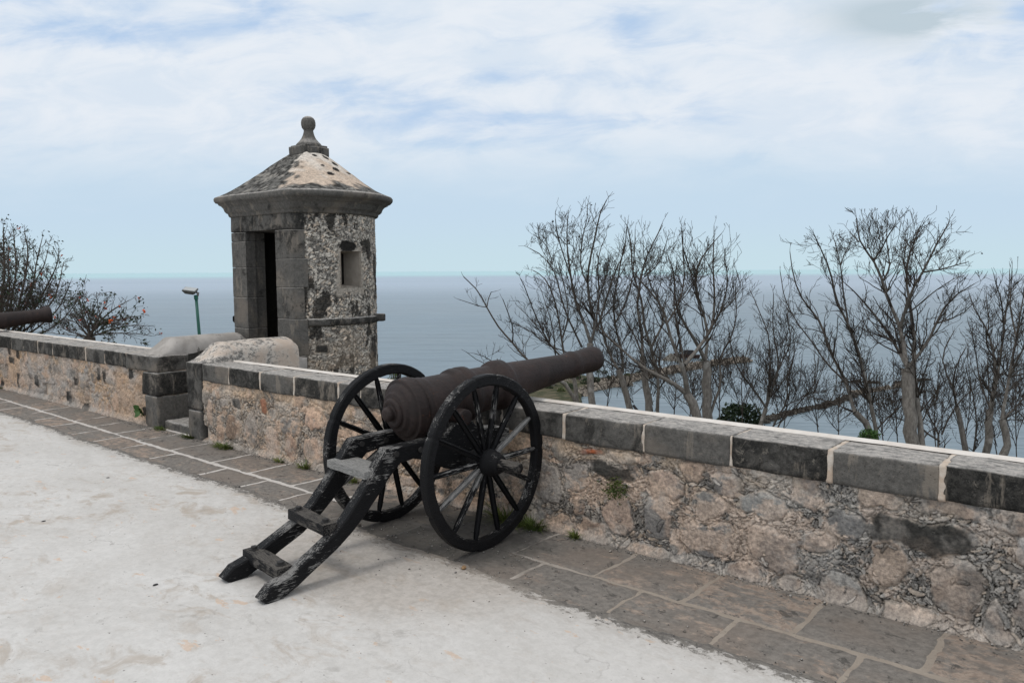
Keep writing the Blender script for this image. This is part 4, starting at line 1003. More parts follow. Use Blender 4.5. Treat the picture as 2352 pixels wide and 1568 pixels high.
under(mesh('collar', *tube([lt - (lt - lp).normalized() * .03, lt + (lt - lp).normalized() * .05], [.040, .040], 14), M_lampgreen), lamp)
hc = at_depth(437, 669, 15.0)
def lamp_head():
    bm = bmesh.new(); bmesh.ops.create_cube(bm, size=1)
    for v_ in bm.verts:
        k = 1. if v_.co.z < 0 else .62; v_.co = Vector((v_.co.x * .28 * k, v_.co.y * .20 * k, v_.co.z * .085))
    bmesh.ops.bevel(bm, geom=bm.edges[:], offset=.014, segments=2, affect='EDGES')
    me = bpy.data.meshes.new('lamp_head'); bm.to_mesh(me); bm.free(); me.materials.append(M_lampgrey); o_ = bpy.data.objects.new('lamp_head', me); col.objects.link(o_); return o_
hd = lamp_head(); rm = (Matrix((_rt, _fh, _up)).transposed()).to_4x4()
hd.matrix_world = Matrix.Translation(hc) @ rm @ Matrix.Rotation(R(8), 4, 'Y') @ Matrix.Rotation(R(-158), 4, 'X')
under(hd, lamp)
gl = simple_box('glass', (-.115, -.075, -.052), (.115, .075, -.044), M_lampglass, None, .003); gl.parent = hd
br_ = under(mesh('bracket', *tube([lt + (lt - lp).normalized() * .04, at_depth(454, 679, 15), at_depth(455, 673, 15), at_depth(450, 671, 15)], [.022, .022, .024, .02], 8), M_lampgrey), lamp)

# ================================================================ TREES
class Tubes:
    def __init__(s): s.v = []; s.f = []; s.t = []; s.nv = 0
    def add(s, pts, rads, n):
        pts = np.array(pts); m_ = len(pts)
        if m_ < 2: return
        d = np.gradient(pts, axis=0); d /= (np.linalg.norm(d, axis=1, keepdims=True) + 1e-9)
        ref = np.where(np.abs(d[:, :1]) < .8, np.array([[1., .1, .2]]), np.array([[0., 1., .1]])); a = np.cross(d, ref); a /= np.linalg.norm(a, axis=1, keepdims=True); b = np.cross(d, a)
        th = 2 * math.pi * np.arange(n) / n
        P = pts[:, None] + (a[:, None] * np.cos(th)[None, :, None] + b[:, None] * np.sin(th)[None, :, None]) * np.array(rads)[:, None, None]
        s.v.append(P.reshape(-1, 3)); s.t.append(np.repeat(rads, n))
        i = np.arange(m_ - 1)[:, None] * n + np.arange(n)[None]; j = np.arange(m_ - 1)[:, None] * n + (np.arange(n)[None] + 1) % n
        s.f.append(np.stack([i, j, j + n, i + n], -1).reshape(-1, 4) + s.nv); s.nv += m_ * n
    def build(s, name, mat, parent):
        if not s.v: return None
        return under(mesh(name, np.concatenate(s.v), np.concatenate(s.f), mat, None, True, None, np.concatenate(s.t)), parent)
def resample(pts, rads, step, rg, wig):
    P = [np.array(pts[0], float)]; Rr = [rads[0]]
    for k in range(len(pts) - 1):
        a = np.array(pts[k], float); b = np.array(pts[k + 1], float); L_ = np.linalg.norm(b - a); m_ = max(1, int(L_ / step))
        for j in range(1, m_ + 1):
            u = j / m_; P.append(a + (b - a) * u + rg.normal(0, wig, 3) * (0 if (k == len(pts) - 2 and j == m_) else 1)); Rr.append(rads[k] + (rads[k + 1] - rads[k]) * u)
    return P, Rr
ZM = [99.]
def twig(tb, p, d, L_, r_, lvl, rg, tips, up=.25, minr=.0030):
    seg = max(.045, L_ / 7.); n = max(2, int(L_ / seg)); pts = [p]; q = np.array(p, float); d = d.copy(); dirs = []
    for i in range(n):
        d = d + rg.normal(0, .15, 3) + np.array([0, 0, up * .16]); d /= np.linalg.norm(d); q = q + d * seg
        if q[2] > ZM[0]: break
        pts.append(q.copy()); dirs.append(d.copy())
    n = len(dirs)
    if n < 1: return
    rads = [max(minr * .75, r_ * (1 - .62 * i / n)) for i in range(n + 1)]
    tb.add(pts, rads, 5 if r_ > .012 else 3)
    tips.append((pts[-1], d))
    if lvl <= 0 or L_ < .10: return
    nc = rg.poisson(2.3 + (L_ > .4) * 1.6)
    for c in range(nc):
        i = rg.randint(max(1, n // 4), n + 1) if n > 1 else 1; base = dirs[i - 1]; s_ = rg.normal(0, 1, 3); s_ -= base * s_.dot(base); s_ /= np.linalg.norm(s_) + 1e-9
        nd = base * .72 + s_ * rg.uniform(.45, .95) + np.array([0, 0, up]); nd /= np.linalg.norm(nd)
        twig(tb, pts[i], nd, L_ * rg.uniform(.38, .68), rads[i] * .68, lvl - 1, rg, tips, up, minr)
def limb(tb, px, D0, D1, r0, r1, rg, tips, dens_=5.0, tl=.55, up=.34, cf=None, minr=.0030, twl=3):
    """main limb: a chain of joints in the air, growing its own side branches"""
    r0 *= .62; dens_ *= 2.1; tl *= 1.08; r1 *= .8; m_ = len(px); k = rg.uniform(-1, 1) * .25
    pts = [at_depth(x, y, D0 + (D1 - D0) * i / (m_ - 1) + k * math.sin(3.14 * i / (m_ - 1))) for i, (x, y) in enumerate(px)]
    rads = [r0 + (r1 - r0) * (i / (m_ - 1)) ** .8 for i in range(m_)]
    P, Rr = resample(pts, rads, .14, rg, .010)
    P[1:-1] = [(P[i - 1] + 2 * P[i] + P[i + 1]) / 4 for i in range(1, len(P) - 1)]
    tb.add(P, Rr, 8 if r0 > .03 else 6); ZM[0] = max(p[2] for p in P) + .16
    tot = sum(np.linalg.norm(P[i + 1] - P[i]) for i in range(len(P) - 1)); nb = int(tot * dens_)
    for b in range(nb):
        u = rg.uniform(.10, 1.0); i = min(len(P) - 2, int(u * (len(P) - 1))); base = P[i + 1] - P[i]; base /= np.linalg.norm(base) + 1e-9
        s_ = rg.normal(0, 1, 3); s_ -= base * s_.dot(base); s_ /= np.linalg.norm(s_); nd = base * .65 + s_ * rg.uniform(.45, 1.0) + np.array([0, 0, up]); nd /= np.linalg.norm(nd)
        L_ = tl * rg.uniform(.35, 1.45) * (1.45 - 1.15 * u); twig(tb, P[i], nd, L_, max(minr, min(Rr[i] * .55, .012)), twl, rg, tips, up, minr)
    d_ = P[-1] - P[-2]; d_ /= np.linalg.norm(d_) + 1e-9; twig(tb, P[-1], d_, tl * .30, r1 * .8, 1, rg, tips, up, minr)
    return P
B_ = lambda l: [(1004.9 + x * .3662, 430.7 + y * .3662) for x, y in l]
E_ = lambda l: [(1665.2 + x * .38453, 459.4 + y * .38453) for x, y in l]
G_ = lambda l: [(x * .18314, 488.1 + y * .18314) for x, y in l]
def leaves(name, pts, size, nper, spread, mat, parent, rg, aspect=.55):
    V_ = []; F_l = []
    for (p, d) in pts:
        for k in range(nper):
            c = np.array(p) + rg.normal(0, spread, 3); a = rg.normal(0, 1, 3); a /= np.linalg.norm(a); b = np.cross(a, rg.normal(0, 1, 3)); b /= np.linalg.norm(b) + 1e-9
            s_ = size * rg.uniform(.6, 1.3); n_ = np.cross(a, b); i = len(V_)
            V_ += [c - a * s_, c + b * s_ * aspect + n_ * s_ * .15, c + a * s_, c - b * s_ * aspect + n_ * s_ * .15]; F_l += [(i, i + 1, i + 2), (i, i + 2, i + 3)]
    return under(mesh(name, V_, F_l, mat, None, False), parent) if V_ else None
def bare_tree(label, base, D, r_, trunk, limbs, seed, dens_=5.0, tl=.5, pods=0, group='bare trees beyond the parapet'):
    rg = np.random.RandomState(seed); b0 = at_depth(*trunk[0], D)
    gz = float(terr_z(b0.x, b0.y)) - .2
    root = empty('bare_tree', (b0.x, b0.y, gz)); tag(root, label, 'tree', group)
    tb = Tubes(); pts = [(b0.x + .1, b0.y + .1, gz), (b0.x + .03, b0.y, (gz + b0.z) / 2)] + [tuple(at_depth(x, y, D)) for x, y in trunk]
    m_ = len(pts); P, Rr = resample(pts, [r_ * .92] + [r_ * (.80 - .20 * i / (m_ - 2)) for i in range(m_ - 1)], .15, rg, .012)
    Rr = [q * rg.uniform(.93, 1.09) for q in Rr]
    tb.add(P, Rr, 12); 
    tb.build('trunk', M_bark, root)
    cr = Tubes(); tips = []
    for L_ in limbs:
        px, dd, r0, r1 = L_[:4]; limb(cr, px, D, D + dd, r0, r1, rg, tips, dens_, tl)
    cr.build('crown', M_bark, root)
    if pods:
        for i in rg.choice(len(tips), min(pods, len(tips)), replace=False): leaves('seed_pod', [(tips[i][0] - np.array([0, 0, .03]), 0)], .012, 3, .006, M_pod, root, rg, .8)
    return root
bare_tree('slender bare tree leaning left, lowest branches reaching over the water behind the barrel', None, 10.5, .035, B_([(900, 1400), (800, 1230), (640, 1115), (560, 1090)]),
    [(B_([(640, 1115), (560, 1090), (470, 970), (380, 880), (310, 750), (250, 640), (165, 560)]), .6, .028, .008), (B_([(470, 970), (480, 860), (440, 770), (410, 700)]), -.3, .015, .006), (B_([(310, 750), (330, 640), (365, 650)]), .2, .012, .005), (B_([(310, 750), (230, 735), (130, 700)]), .3, .010, .005), (B_([(700, 1150), (500, 1130), (300, 1110), (180, 1030)]), -.4, .014, .005), (B_([(380, 1120), (290, 1050), (230, 1040)]), -.4, .010, .005)], 1, 1.8, .26)
bare_tree('tall bare tree right behind the muzzle, tips highest of all and hung with dark pods', None, 10.0, .062, B_([(975, 1380), (955, 1200), (950, 1050), (958, 975)]),
    [(B_([(960, 975), (925, 850), (880, 780), (840, 600), (815, 420), (812, 300), (818, 180)]), .5, .036, .007), (B_([(880, 780), (860, 640), (790, 420), (750, 260), (740, 200)]), -.4, .018, .006), (B_([(960, 975), (1000, 900), (950, 700), (940, 600), (960, 420), (995, 250), (1020, 150), (1060, 80)]), -.4, .036, .007), (B_([(1000, 900), (1060, 720), (1100, 540), (1150, 440), (1180, 360)]), .6, .024, .007),
     (B_([(940, 600), (890, 480), (900, 340), (950, 200), (940, 110)]), .4, .018, .006), (B_([(905, 1000), (850, 900), (790, 700), (740, 520), (640, 400), (575, 380)]), .2, .022, .006), (B_([(720, 480), (680, 340), (610, 300)]), .3, .012, .005), (B_([(1000, 860), (1010, 640), (1000, 450), (1060, 300)]), .9, .018, .006), (B_([(930, 1160), (860, 1040), (700, 1010), (600, 900), (520, 870)]), -.3, .018, .006)], 2, 4.3, .42, 60)
bare_tree('bushy bare tree with several thin stems left of the muzzle', None, 11.2, .045, B_([(870, 1420), (860, 1200), (800, 1080)]),
    [(B_([(800, 1080), (770, 900), (740, 700), (680, 560), (630, 540), (600, 520)]), .3, .026, .007), (B_([(800, 1080), (700, 980), (650, 860), (600, 760), (540, 600), (520, 570)]), -.3, .024, .006), (B_([(780, 950), (830, 800), (790, 600), (760, 480)]), .5, .020, .006), (B_([(700, 980), (640, 900), (560, 790), (510, 750)]), .3, .014, .005), (B_([(740, 1050), (730, 900), (690, 760), (650, 640)]), .5, .016, .005)], 3, 4.4, .38, 15)
bare_tree('crooked bare tree with a knotty grey fork just right of the muzzle', None, 11.5, .060, B_([(1195, 1400), (1165, 1220), (1135, 1140)]),
    [(B_([(1135, 1140), (1080, 1060), (1040, 930), (1015, 800), (1000, 700), (1060, 560), (1080, 460)]), .5, .032, .007), (B_([(1165, 1160), (1150, 1000), (1110, 860), (1100, 700), (1130, 560), (1160, 440), (1190, 330), (1190, 230)]), -.5, .030, .007), (B_([(1110, 860), (1190, 700), (1230, 560), (1240, 420), (1240, 260)]), .5, .020, .006), (B_([(1135, 1140), (1040, 1090), (990, 1000), (960, 900)]), -.2, .018, .006)], 4, 4.3, .42, 12)
bare_tree('upright bare tree with twin grey trunks rising from one knot', None, 10.8, .066, B_([(1325, 1420), (1310, 1240), (1285, 1060)]),
    [(B_([(1285, 1060), (1280, 900), (1250, 760), (1270, 620), (1320, 420), (1380, 290), (1410, 225)]), .4, .036, .007), (B_([(1385, 1470), (1380, 1400), (1385, 1200), (1340, 1000), (1290, 850), (1285, 700), (1225, 560), (1205, 330), (1190, 240)]), -.4, .050, .007), (B_([(1340, 1000), (1400, 900), (1430, 800), (1400, 700), (1330, 620), (1300, 480), (1290, 330)]), .6, .030, .006), (B_([(1285, 1060), (1230, 900), (1140, 780), (1120, 640)]), .3, .022, .006), (B_([(1300, 560), (1400, 460), (1440, 330)]), .3, .016, .006)], 5, 4.5, .42, 12)
bare_tree('grey tree whose stout limb sweeps low to the left, over the jetty', None, 9.6, .085, B_([(1640, 1460), (1600, 1350), (1560, 1290)]),
    [(B_([(1560, 1290), (1480, 1215), (1420, 1190), (1290, 1150), (1160, 1010), (1060, 940), (1020, 880)]), .3, .052, .012), (B_([(1570, 1300), (1555, 1180), (1550, 1110), (1480, 1010), (1445, 860), (1400, 720), (1300, 620), (1210, 500)]), -.3, .062, .007), (B_([(1550, 1110), (1630, 1020), (1715, 910), (1740, 700), (1725, 480), (1735, 300)]), .4, .046, .007), (B_([(1290, 1150), (1180, 1140), (1100, 1090)]), -.3, .016, .006), (B_([(1440, 850), (1520, 700), (1560, 560), (1535, 400), (1540, 270)]), .5, .022, .006), (B_([(1400, 1180), (1330, 1080), (1300, 1000)]), .3, .018, .006), (B_([(1550, 1110), (1520, 960), (1490, 800), (1480, 620), (1500, 480)]), .7, .024, .006)], 6, 4.2, .42, 10)
bare_tree('thick pale trunk forking wide at its top knot, middle of the row', None, 10.4, .090, B_([(1695, 1460), (1690, 1300), (1680, 1085)]),
    [(B_([(1680, 1085), (1620, 960), (1560, 880), (1500, 760), (1490, 600), (1450, 440)]), -.3, .046, .007), (B_([(1680, 1085), (1700, 900), (1645, 720), (1610, 560), (1650, 440), (1720, 350), (1780, 290)]), .3, .036, .006), (B_([(1705, 1440), (1740, 1330), (1800, 1200), (1745, 1100), (1840, 950), (1880, 760), (1870, 600)]), .5, .036, .007), (B_([(1700, 900), (1780, 780), (1830, 600), (1800, 440)]), .3, .022, .006), (B_([(1640, 700), (1580, 520), (1530, 330), (1530, 250)]), -.5, .018, .006)], 7, 4.4, .42, 10)
bare_tree('short thicket-like bare tree beside the round green bush', None, 11.4, .050, E_([(210, 1360), (245, 1240)]),
    [(E_([(245, 1240), (320, 1010), (290, 780), (290, 560)]), .3, .030, .007), (E_([(245, 1240), (130, 1080), (40, 930), (20, 760)]), -.3, .026, .006), (E_([(250, 1230), (270, 1000), (260, 800), (200, 640), (150, 540)]), .5, .024, .006), (E_([(260, 1420), (290, 1340), (380, 1180), (360, 1050), (420, 930), (410, 820)]), -.3, .028, .006), (E_([(320, 1010), (400, 860), (370, 680), (380, 600)]), .4, .018, .005), (E_([(290, 1430), (320, 1330), (420, 1240), (540, 1090), (560, 940)]), .4, .022, .006)], 8, 4.6, .40, 8)
bare_tree('slim bare tree leaning left with long straight tips, between the bush and the big tree', None, 10.2, .060, E_([(870, 1400), (840, 1330), (775, 1265)]),
    [(E_([(775, 1265), (715, 1080), (620, 880), (565, 710), (450, 590), (400, 430), (388, 310)]), .3, .042, .006), (E_([(910, 1480), (900, 1360), (860, 1160), (815, 950), (735, 730), (650, 550), (620, 380), (560, 280), (525, 190)]), -.3, .050, .006), (E_([(715, 1080), (620, 1000), (540, 860), (440, 740), (340, 560), (330, 430)]), .4, .022, .006), (E_([(735, 730), (700, 540), (690, 390), (660, 240), (640, 210)]), .3, .020, .006), (E_([(775, 1265), (650, 1210), (560, 1180), (470, 1170)]), -.2, .022, .006), (E_([(690, 390), (720, 300), (760, 240)]), .3, .012, .005), (E_([(860, 1160), (820, 1000), (730, 900), (700, 820)]), .4, .018, .005)], 9, 4.4, .40, 10)
bare_tree('largest bare tree with a wide vase-shaped crown, third quarter of the parapet', None, 9.4, .105, E_([(1115, 1480), (1105, 1300), (1095, 1150), (1090, 1005)]),
    [(E_([(1090, 1005), (1065, 870), (1050, 750), (985, 640), (945, 480), (890, 360), (800, 250), (785, 110)]), .4, .052, .008), (E_([(1050, 760), (1100, 610), (1105, 520), (1190, 420), (1255, 270), (1310, 190), (1340, 130)]), -.4, .034, .007), (E_([(1090, 1005), (1005, 840), (905, 690), (830, 620), (770, 540), (710, 490)]), .3, .036, .006), (E_([(1090, 1005), (1185, 900), (1255, 760), (1300, 630), (1390, 550), (1490, 500)]), -.2, .038, .006), (E_([(1185, 1540), (1180, 1440), (1145, 1190), (1125, 1000), (1140, 840), (1105, 670), (1080, 430), (1100, 320), (1165, 160)]), .5, .070, .007),
     (E_([(1190, 430), (1300, 420), (1380, 390), (1450, 370)]), .4, .018, .005), (E_([(1250, 740), (1340, 710), (1440, 680), (1510, 590)]), .2, .020, .005), (E_([(890, 360), (960, 250), (1030, 140)]), -.5, .020, .006), (E_([(945, 480), (990, 380), (960, 260), (970, 130)]), .5, .018, .006), (E_([(800, 250), (745, 190)]), .2, .012, .005), (E_([(1020, 860), (900, 780), (840, 660)]), .3, .018, .005), (E_([(1105, 520), (1060, 400), (1090, 260)]), .4, .018, .006)], 10, 5.0, .42, 8)
bare_tree('low bare tree with rising crooked arms right of the largest tree', None, 10.6, .050, E_([(1440, 1500), (1410, 1380), (1382, 1230)]),
    [(E_([(1382, 1230), (1400, 1120), (1310, 1060), (1290, 940), (1340, 830), (1370, 780)]), .3, .028, .006), (E_([(1382, 1230), (1350, 1080), (1400, 920), (1440, 880)]), -.3, .024, .006), (E_([(1265, 1550), (1270, 1470), (1295, 1400), (1240, 1340), (1190, 1220), (1180, 1120)]), .3, .034, .006), (E_([(1295, 1400), (1360, 1260), (1430, 1160), (1520, 1100)]), .3, .020, .006), (E_([(1285, 1440), (1130, 1330), (1000, 1300), (900, 1220)]), -.3, .018, .005)], 11, 4.2, .38, 10)
bare_tree('dense many-stemmed bare tree near the right edge of the view', None, 10.8, .070, E_([(1560, 1530), (1570, 1400), (1585, 1250)]),
    [(E_([(1585, 1250), (1615, 1080), (1610, 900), (1560, 760), (1490, 650), (1460, 560)]), .3, .040, .006), (E_([(1590, 1280), (1640, 1000), (1670, 740), (1640, 560), (1605, 440)]), -.3, .036, .006), (E_([(1670, 740), (1700, 560), (1700, 420)]), .3, .022, .006), (E_([(1585, 1250), (1520, 1080), (1490, 880), (1450, 720)]), .5, .024, .006), (E_([(1640, 1000), (1560, 880), (1580, 700), (1560, 560)]), .4, .022, .006), (E_([(1470, 1570), (1480, 1500), (1510, 1330), (1480, 1160), (1440, 1000)]), -.3, .030, .006)], 12, 4.8, .38, 8)
bare_tree('rightmost bare tree, partly out of the frame, with close upright twigs', None, 10.2, .070, E_([(1640, 1540), (1690, 1460), (1655, 1310)]),
    [(E_([(1655, 1310), (1700, 1060), (1740, 820), (1775, 640), (1786, 520)]), .3, .040, .006), (E_([(1700, 1060), (1780, 900), (1820, 700)]), -.3, .030, .006), (E_([(1740, 820), (1700, 640), (1720, 480), (1715, 400)]), .4, .022, .006), (E_([(1655, 1310), (1740, 1240), (1830, 1100)]), .3, .030, .006), (E_([(1820, 1400), (1800, 1100), (1860, 800), (1840, 500)]), .4, .034, .006)], 13, 4.8, .38, 8)
# thin saplings that fill the gaps low in the row
def sapling(label, x0, y0, x1, y1, D, seed):
    rg = np.random.RandomState(seed); b0 = at_depth(x0, y0, D); gz = float(terr_z(b0.x, b0.y)) - .2
    root = empty('bare_sapling', (b0.x, b0.y, gz)); tag(root, label, 'tree', 'thin bare saplings low in the tree row')
    tb = Tubes(); tb.add([(b0.x, b0.y, gz), (b0.x + .02, b0.y, (gz + b0.z) / 2), tuple(b0)], [.022, .018, .014], 6); tb.build('trunk', M_bark, root)
    cr = Tubes(); tips = []; xm = (x0 + x1) / 2 + rg.uniform(-12, 12)
    limb(cr, [(x0, y0), (xm, (y0 + y1) / 2), (x1, y1)], D, D + .3, .014, .006, rg, tips, 6, .36); limb(cr, [(x0, y0 - 20), (x0 + rg.uniform(-40, -15), (y0 + y1) / 2 + 15), (x0 + rg.uniform(-60, -30), y1 + 45)], D, D - .3, .010, .005, rg, tips, 6, .3); limb(cr, [(x0, y0 - 40), (x0 + rg.uniform(20, 45), (y0 + y1) / 2), (x0 + rg.uniform(40, 70), y1 + 35)], D, D + .3, .010, .005, rg, tips, 6, .3)
    limb(cr, [(xm, (y0 + y1) / 2), (xm + rg.uniform(-30, 30), y1 + 20)], D, D + .4, .010, .005, rg, tips, 6, .3)
    cr.build('crown', M_bark, root)
sapling('thin bare sapling above the far jetty, left one of the two there', 1880, 1000, 1872, 800, 11.8, 41)
sapling('thin bare sapling above the far jetty, right one of the two there', 1925, 1010, 1935, 860, 12.2, 42)
sapling('thin bare sapling just left of the largest trunk', 2030, 1020, 2022, 850, 11.6, 43)
sapling('thin bare sapling in the gap left of the thick pale trunk', 1548, 960, 1544, 830, 12.0, 44)
sapling('thin bare sapling just right of the round green bush', 1748, 980, 1770, 800, 12.4, 45)
sapling('thin bare sapling just left of the round green bush', 1652, 965, 1640, 790, 12.6, 46)
sapling('thin bare sapling rising behind the round green bush', 1705, 970, 1722, 770, 12.9, 47)
sapling('thin bare sapling behind the leaning charred stump', 1455, 945, 1440, 800, 12.3, 48)
sapling('thin bare sapling just right of the leaning charred stump', 1500, 950, 1475, 770, 12.7, 49)
sapling('thin bare sapling under the low sweeping limb', 1585, 955, 1600, 840, 11.9, 50)
sapling('thin bare sapling leaning right in front of the outer end of the stone jetty', 1600, 960, 1668, 780, 12.8, 51)
sapling('thin bare sapling over the near end of the dark breakwater', 1800, 985, 1812, 790, 12.1, 52)
sapling('thin bare sapling right behind the feathery green sprig', 1990, 1010, 1985, 830, 11.9, 53)
sapling('thin bare sapling between the feathery sprig and the largest trunk', 2062, 1020, 2050, 800, 12.5, 54)
sapling('thin bare sapling just right of the largest trunk', 2150, 1030, 2160, 830, 11.8, 55)
sapling('thin bare sapling between the crooked-armed tree and the dense many-stemmed tree', 2215, 1035, 2222, 800, 12.2, 56)
sapling('thin bare sapling inside the clump of stems near the right edge', 2290, 1045, 2270, 790, 12.0, 57)
sapling('rightmost thin bare sapling, against the frame edge', 2335, 1050, 2338, 760, 12.4, 58)
sapling('thin bare sapling at the left end of the tree row, beside the muzzle', 1395, 930, 1402, 770, 12.6, 59)

# trees with leaves and orange flowers behind the far parapet
def flower_tree(label, D, base, limbs, seed, nl, nf, dens_=6, tl=.5):
    rg = np.random.RandomState(seed); b0 = at_depth(*base, D); gz = float(terr_z(b0.x, b0.y)) - .2
    root = empty('flowering_tree', (b0.x, b0.y, gz)); tag(root, label, 'tree', 'orange-flowered trees behind the far parapet')
    tb = Tubes(); tb.add(*resample([(b0.x, b0.y, gz), (b0.x + .1, b0.y, (gz + b0.z) / 2), tuple(b0)], [.14, .12, .09], .2, rg, .015), 10); tb.build('trunk', M_barkl, root)
    cr = Tubes(); tips = []
    for (px, dd, r0, r1) in limbs: limb(cr, [base] + px if px[0] != base else px, D, D + dd, r0, r1, rg, tips, dens_, tl, .22, minr=.0042)
    cr.build('crown', M_barkl, root)
    rg.shuffle(tips) if False else None
    ix = rg.permutation(len(tips)); lv = leaves('leaves', [tips[i] for i in ix[:nl]], .026, 3, .045, M_leafdark, root, rg, .55); lv['kind'] = 'stuff'
    for i in ix[nl:nl + nf]: leaves('flower', [(tips[i][0], 0)], .026, 4, .010, M_flower, root, rg, .7)
    return root
bl = G_([(-60, 1750)])[0]
flower_tree('tall dense flowering tree at the left edge behind the flared muzzle', 14.0, bl,
    [(G_([(20, 1200), (60, 700), (40, 300), (40, 180)]), .3, .06, .008), (G_([(120, 1300), (200, 800), (190, 400), (170, 240)]), .8, .05, .008), (G_([(200, 1300), (330, 800), (360, 450), (310, 250)]), -.6, .05, .008), (G_([(250, 1350), (430, 900), (460, 550), (530, 320)]), .6, .045, .008),
     (G_([(300, 1400), (560, 1000), (700, 700), (740, 450)]), -.5, .045, .008), (G_([(350, 1450), (640, 1150), (760, 850), (800, 620)]), .5, .04, .008), (G_([(400, 1500), (700, 1250), (840, 1000), (880, 880)]), -.4, .035, .008), (G_([(150, 1400), (330, 1050), (560, 650), (600, 470)]), .9, .04, .008), (G_([(-50, 1200), (-60, 700), (0, 350)]), .9, .05, .008), (G_([(50, 1400), (120, 1000), (100, 600), (120, 450)]), -.9, .04, .008), (G_([(500, 1540), (760, 1380), (900, 1200), (1000, 1050)]), .2, .03, .007)], 21, 520, 26, 4.2, .50)
b2_ = G_([(1120, 1560)])[0]
flower_tree('low spreading flowering tree with red-orange tips left of the lamp post', 13.0, b2_,
    [(G_([(1140, 1480), (1260, 1350), (1400, 1230), (1520, 1150), (1620, 1100)]), .3, .04, .007), (G_([(1150, 1480), (1320, 1360), (1520, 1350), (1680, 1290), (1770, 1300)]), -.3, .035, .007), (G_([(1160, 1530), (1400, 1515), (1680, 1510), (1900, 1545)]), .2, .03, .006), (G_([(1090, 1450), (1050, 1330), (1000, 1200), (990, 1000)]), .4, .035, .007), (G_([(1060, 1480), (950, 1380), (880, 1260)]), -.3, .03, .007), (G_([(1180, 1470), (1240, 1300), (1320, 1160)]), .5, .03, .007), (G_([(1200, 1520), (1500, 1440), (1700, 1400), (1820, 1420)]), .5, .026, .006), (G_([(1050, 1540), (900, 1500), (760, 1420)]), .3, .03, .006)], 22, 230, 20, 5.5, .42)

# ================================================================ BUSHES, SHORE, JETTIES
def bush(name, label, c, rx, ry, rz, n, size, mat, seed, group=None, cat='bush', stem=True):
    rg = np.random.RandomState(seed); c = Vector(c); root = empty(name, (c.x, c.y, c.z - rz)); tag(root, label, cat, group)
    pts = []
    lob = rg.normal(0, 1, (9, 3)); lob /= np.linalg.norm(lob, axis=1, keepdims=True)
    for i in range(n):
        v_ = rg.normal(0, 1, 3); v_ /= np.linalg.norm(v_); k = .72 + .30 * max((lob @ v_).max(), 0) ** 6; u = rg.uniform(.35, 1) ** .4
        pts.append((np.array(c) + v_ * np.array([rx, ry, rz]) * k * u, v_))
    leaves('foliage', pts, size, 3, size * .8, mat, root, rg, .6)
    if stem:
        tb = Tubes()
        for k in range(5): tb.add([(c.x, c.y, c.z - rz * 1.25), tuple(np.array(c) + rg.normal(0, .25, 3) * np.array([rx, ry, rz])), tuple(np.array(c) + rg.normal(0, .5, 3) * np.array([rx, ry, rz]))], [size * .5, size * .35, size * .15], 5)
        tb.build('stems', M_barkl, root)
    return root
cb = at_depth(1700, 962, 13.5)
bush('round_bush', 'round dark green bush between the bare trunks', cb, .36, .5, .33, 900, .028, M_leaf, 61)
# it stands on a taller trunk rooted in the slope
def footing(x, y, z, mat, r_=.04):
    pass
cb = at_depth(1995, 1000, 9.6); bush('leafy_sprig', 'feathery bright green sprig showing above the wall beside the thick trunk', cb, .13, .14, .10, 260, .014, M_bright, 62, None, 'plant')
cb = at_depth(2128, 1034, 9.6); bush('leafy_sprig', 'small low green sprig right of the largest trunk', cb, .09, .1, .05, 110, .012, M_bright, 63, None, 'plant')
cb = at_depth(905, 862, 9.0); bush('weed', 'small weed peeking over the wall inside the top of the far wheel', cb, .07, .07, .09, 60, .011, M_moss, 64, None, 'plant')

def sea_pt(x, y, z=SEA): return on_z(x, y, z)
def rubble_bank(name, line, label, cat, halfw, height, mat, seed, nrock, rock, kind=None):
    """heap of rocks along a chain of points on the water"""
    rg = np.random.RandomState(seed); pts = [sea_pt(x, y) for x, y in line]; V_ = []; Fv = []
    cum = [0.]
    for a, b in zip(pts[:-1], pts[1:]): cum.append(cum[-1] + (b - a).length)
    def at(s_):
        for k in range(len(pts) - 1):
            if s_ <= cum[k + 1] or k == len(pts) - 2:
                u = (s_ - cum[k]) / (cum[k + 1] - cum[k]); return pts[k].lerp(pts[k + 1], u), (pts[k + 1] - pts[k]).normalized()
    n = max(8, int(cum[-1] / 1.5)); P = []
    for i in range(n + 1):
        p, d = at(cum[-1] * i / n); s_ = Vector((-d.y, d.x, 0)); wv = halfw * rg.uniform(.75, 1.25)
        for (q, h) in ((-1.2, -1.), (-.8, .25), (-.4, .8), (0, 1.), (.4, .85), (.8, .3), (1.2, -1.)): P.append(tuple(p + s_ * q * wv + Vector((0, 0, (-.5 if height < .1 else 0) + h * height * rg.uniform(.7, 1.2)))))
    V_ = [np.array(P)]; Fv = [grid_faces(n + 1, 7)]; nv = len(P)
    cube = np.array([(x, y, z) for x in (-1, 1) for y in (-1, 1) for z in (-1, 1)], float); cf = np.array([(0, 1, 3, 2), (4, 6, 7, 5), (0, 4, 5, 1), (2, 3, 7, 6), (0, 2, 6, 4), (1, 5, 7, 3)])
    for k in range(nrock):
        p, d = at(rg.uniform(0, cum[-1])); s_ = Vector((-d.y, d.x, 0)); q = rg.uniform(-1.1, 1.1); r_ = rock * rg.uniform(.5, 1.4)
        c = np.array(p + s_ * q * halfw) + np.array([0, 0, height * (1 - q * q) + r_ * .2 - (.15 if height < .1 else 0)]); M_ = rg.normal(0, 1, (3, 3)); Qm, _ = np.linalg.qr(M_)
        V_.append((cube * rg.uniform(.5, 1., (8, 3)) * r_) @ Qm + c); Fv.append(cf + nv); nv += 8
    o_ = mesh(name, np.concatenate(V_), np.concatenate(Fv), mat, None, False); tag(o_, label, cat, None, kind); return o_
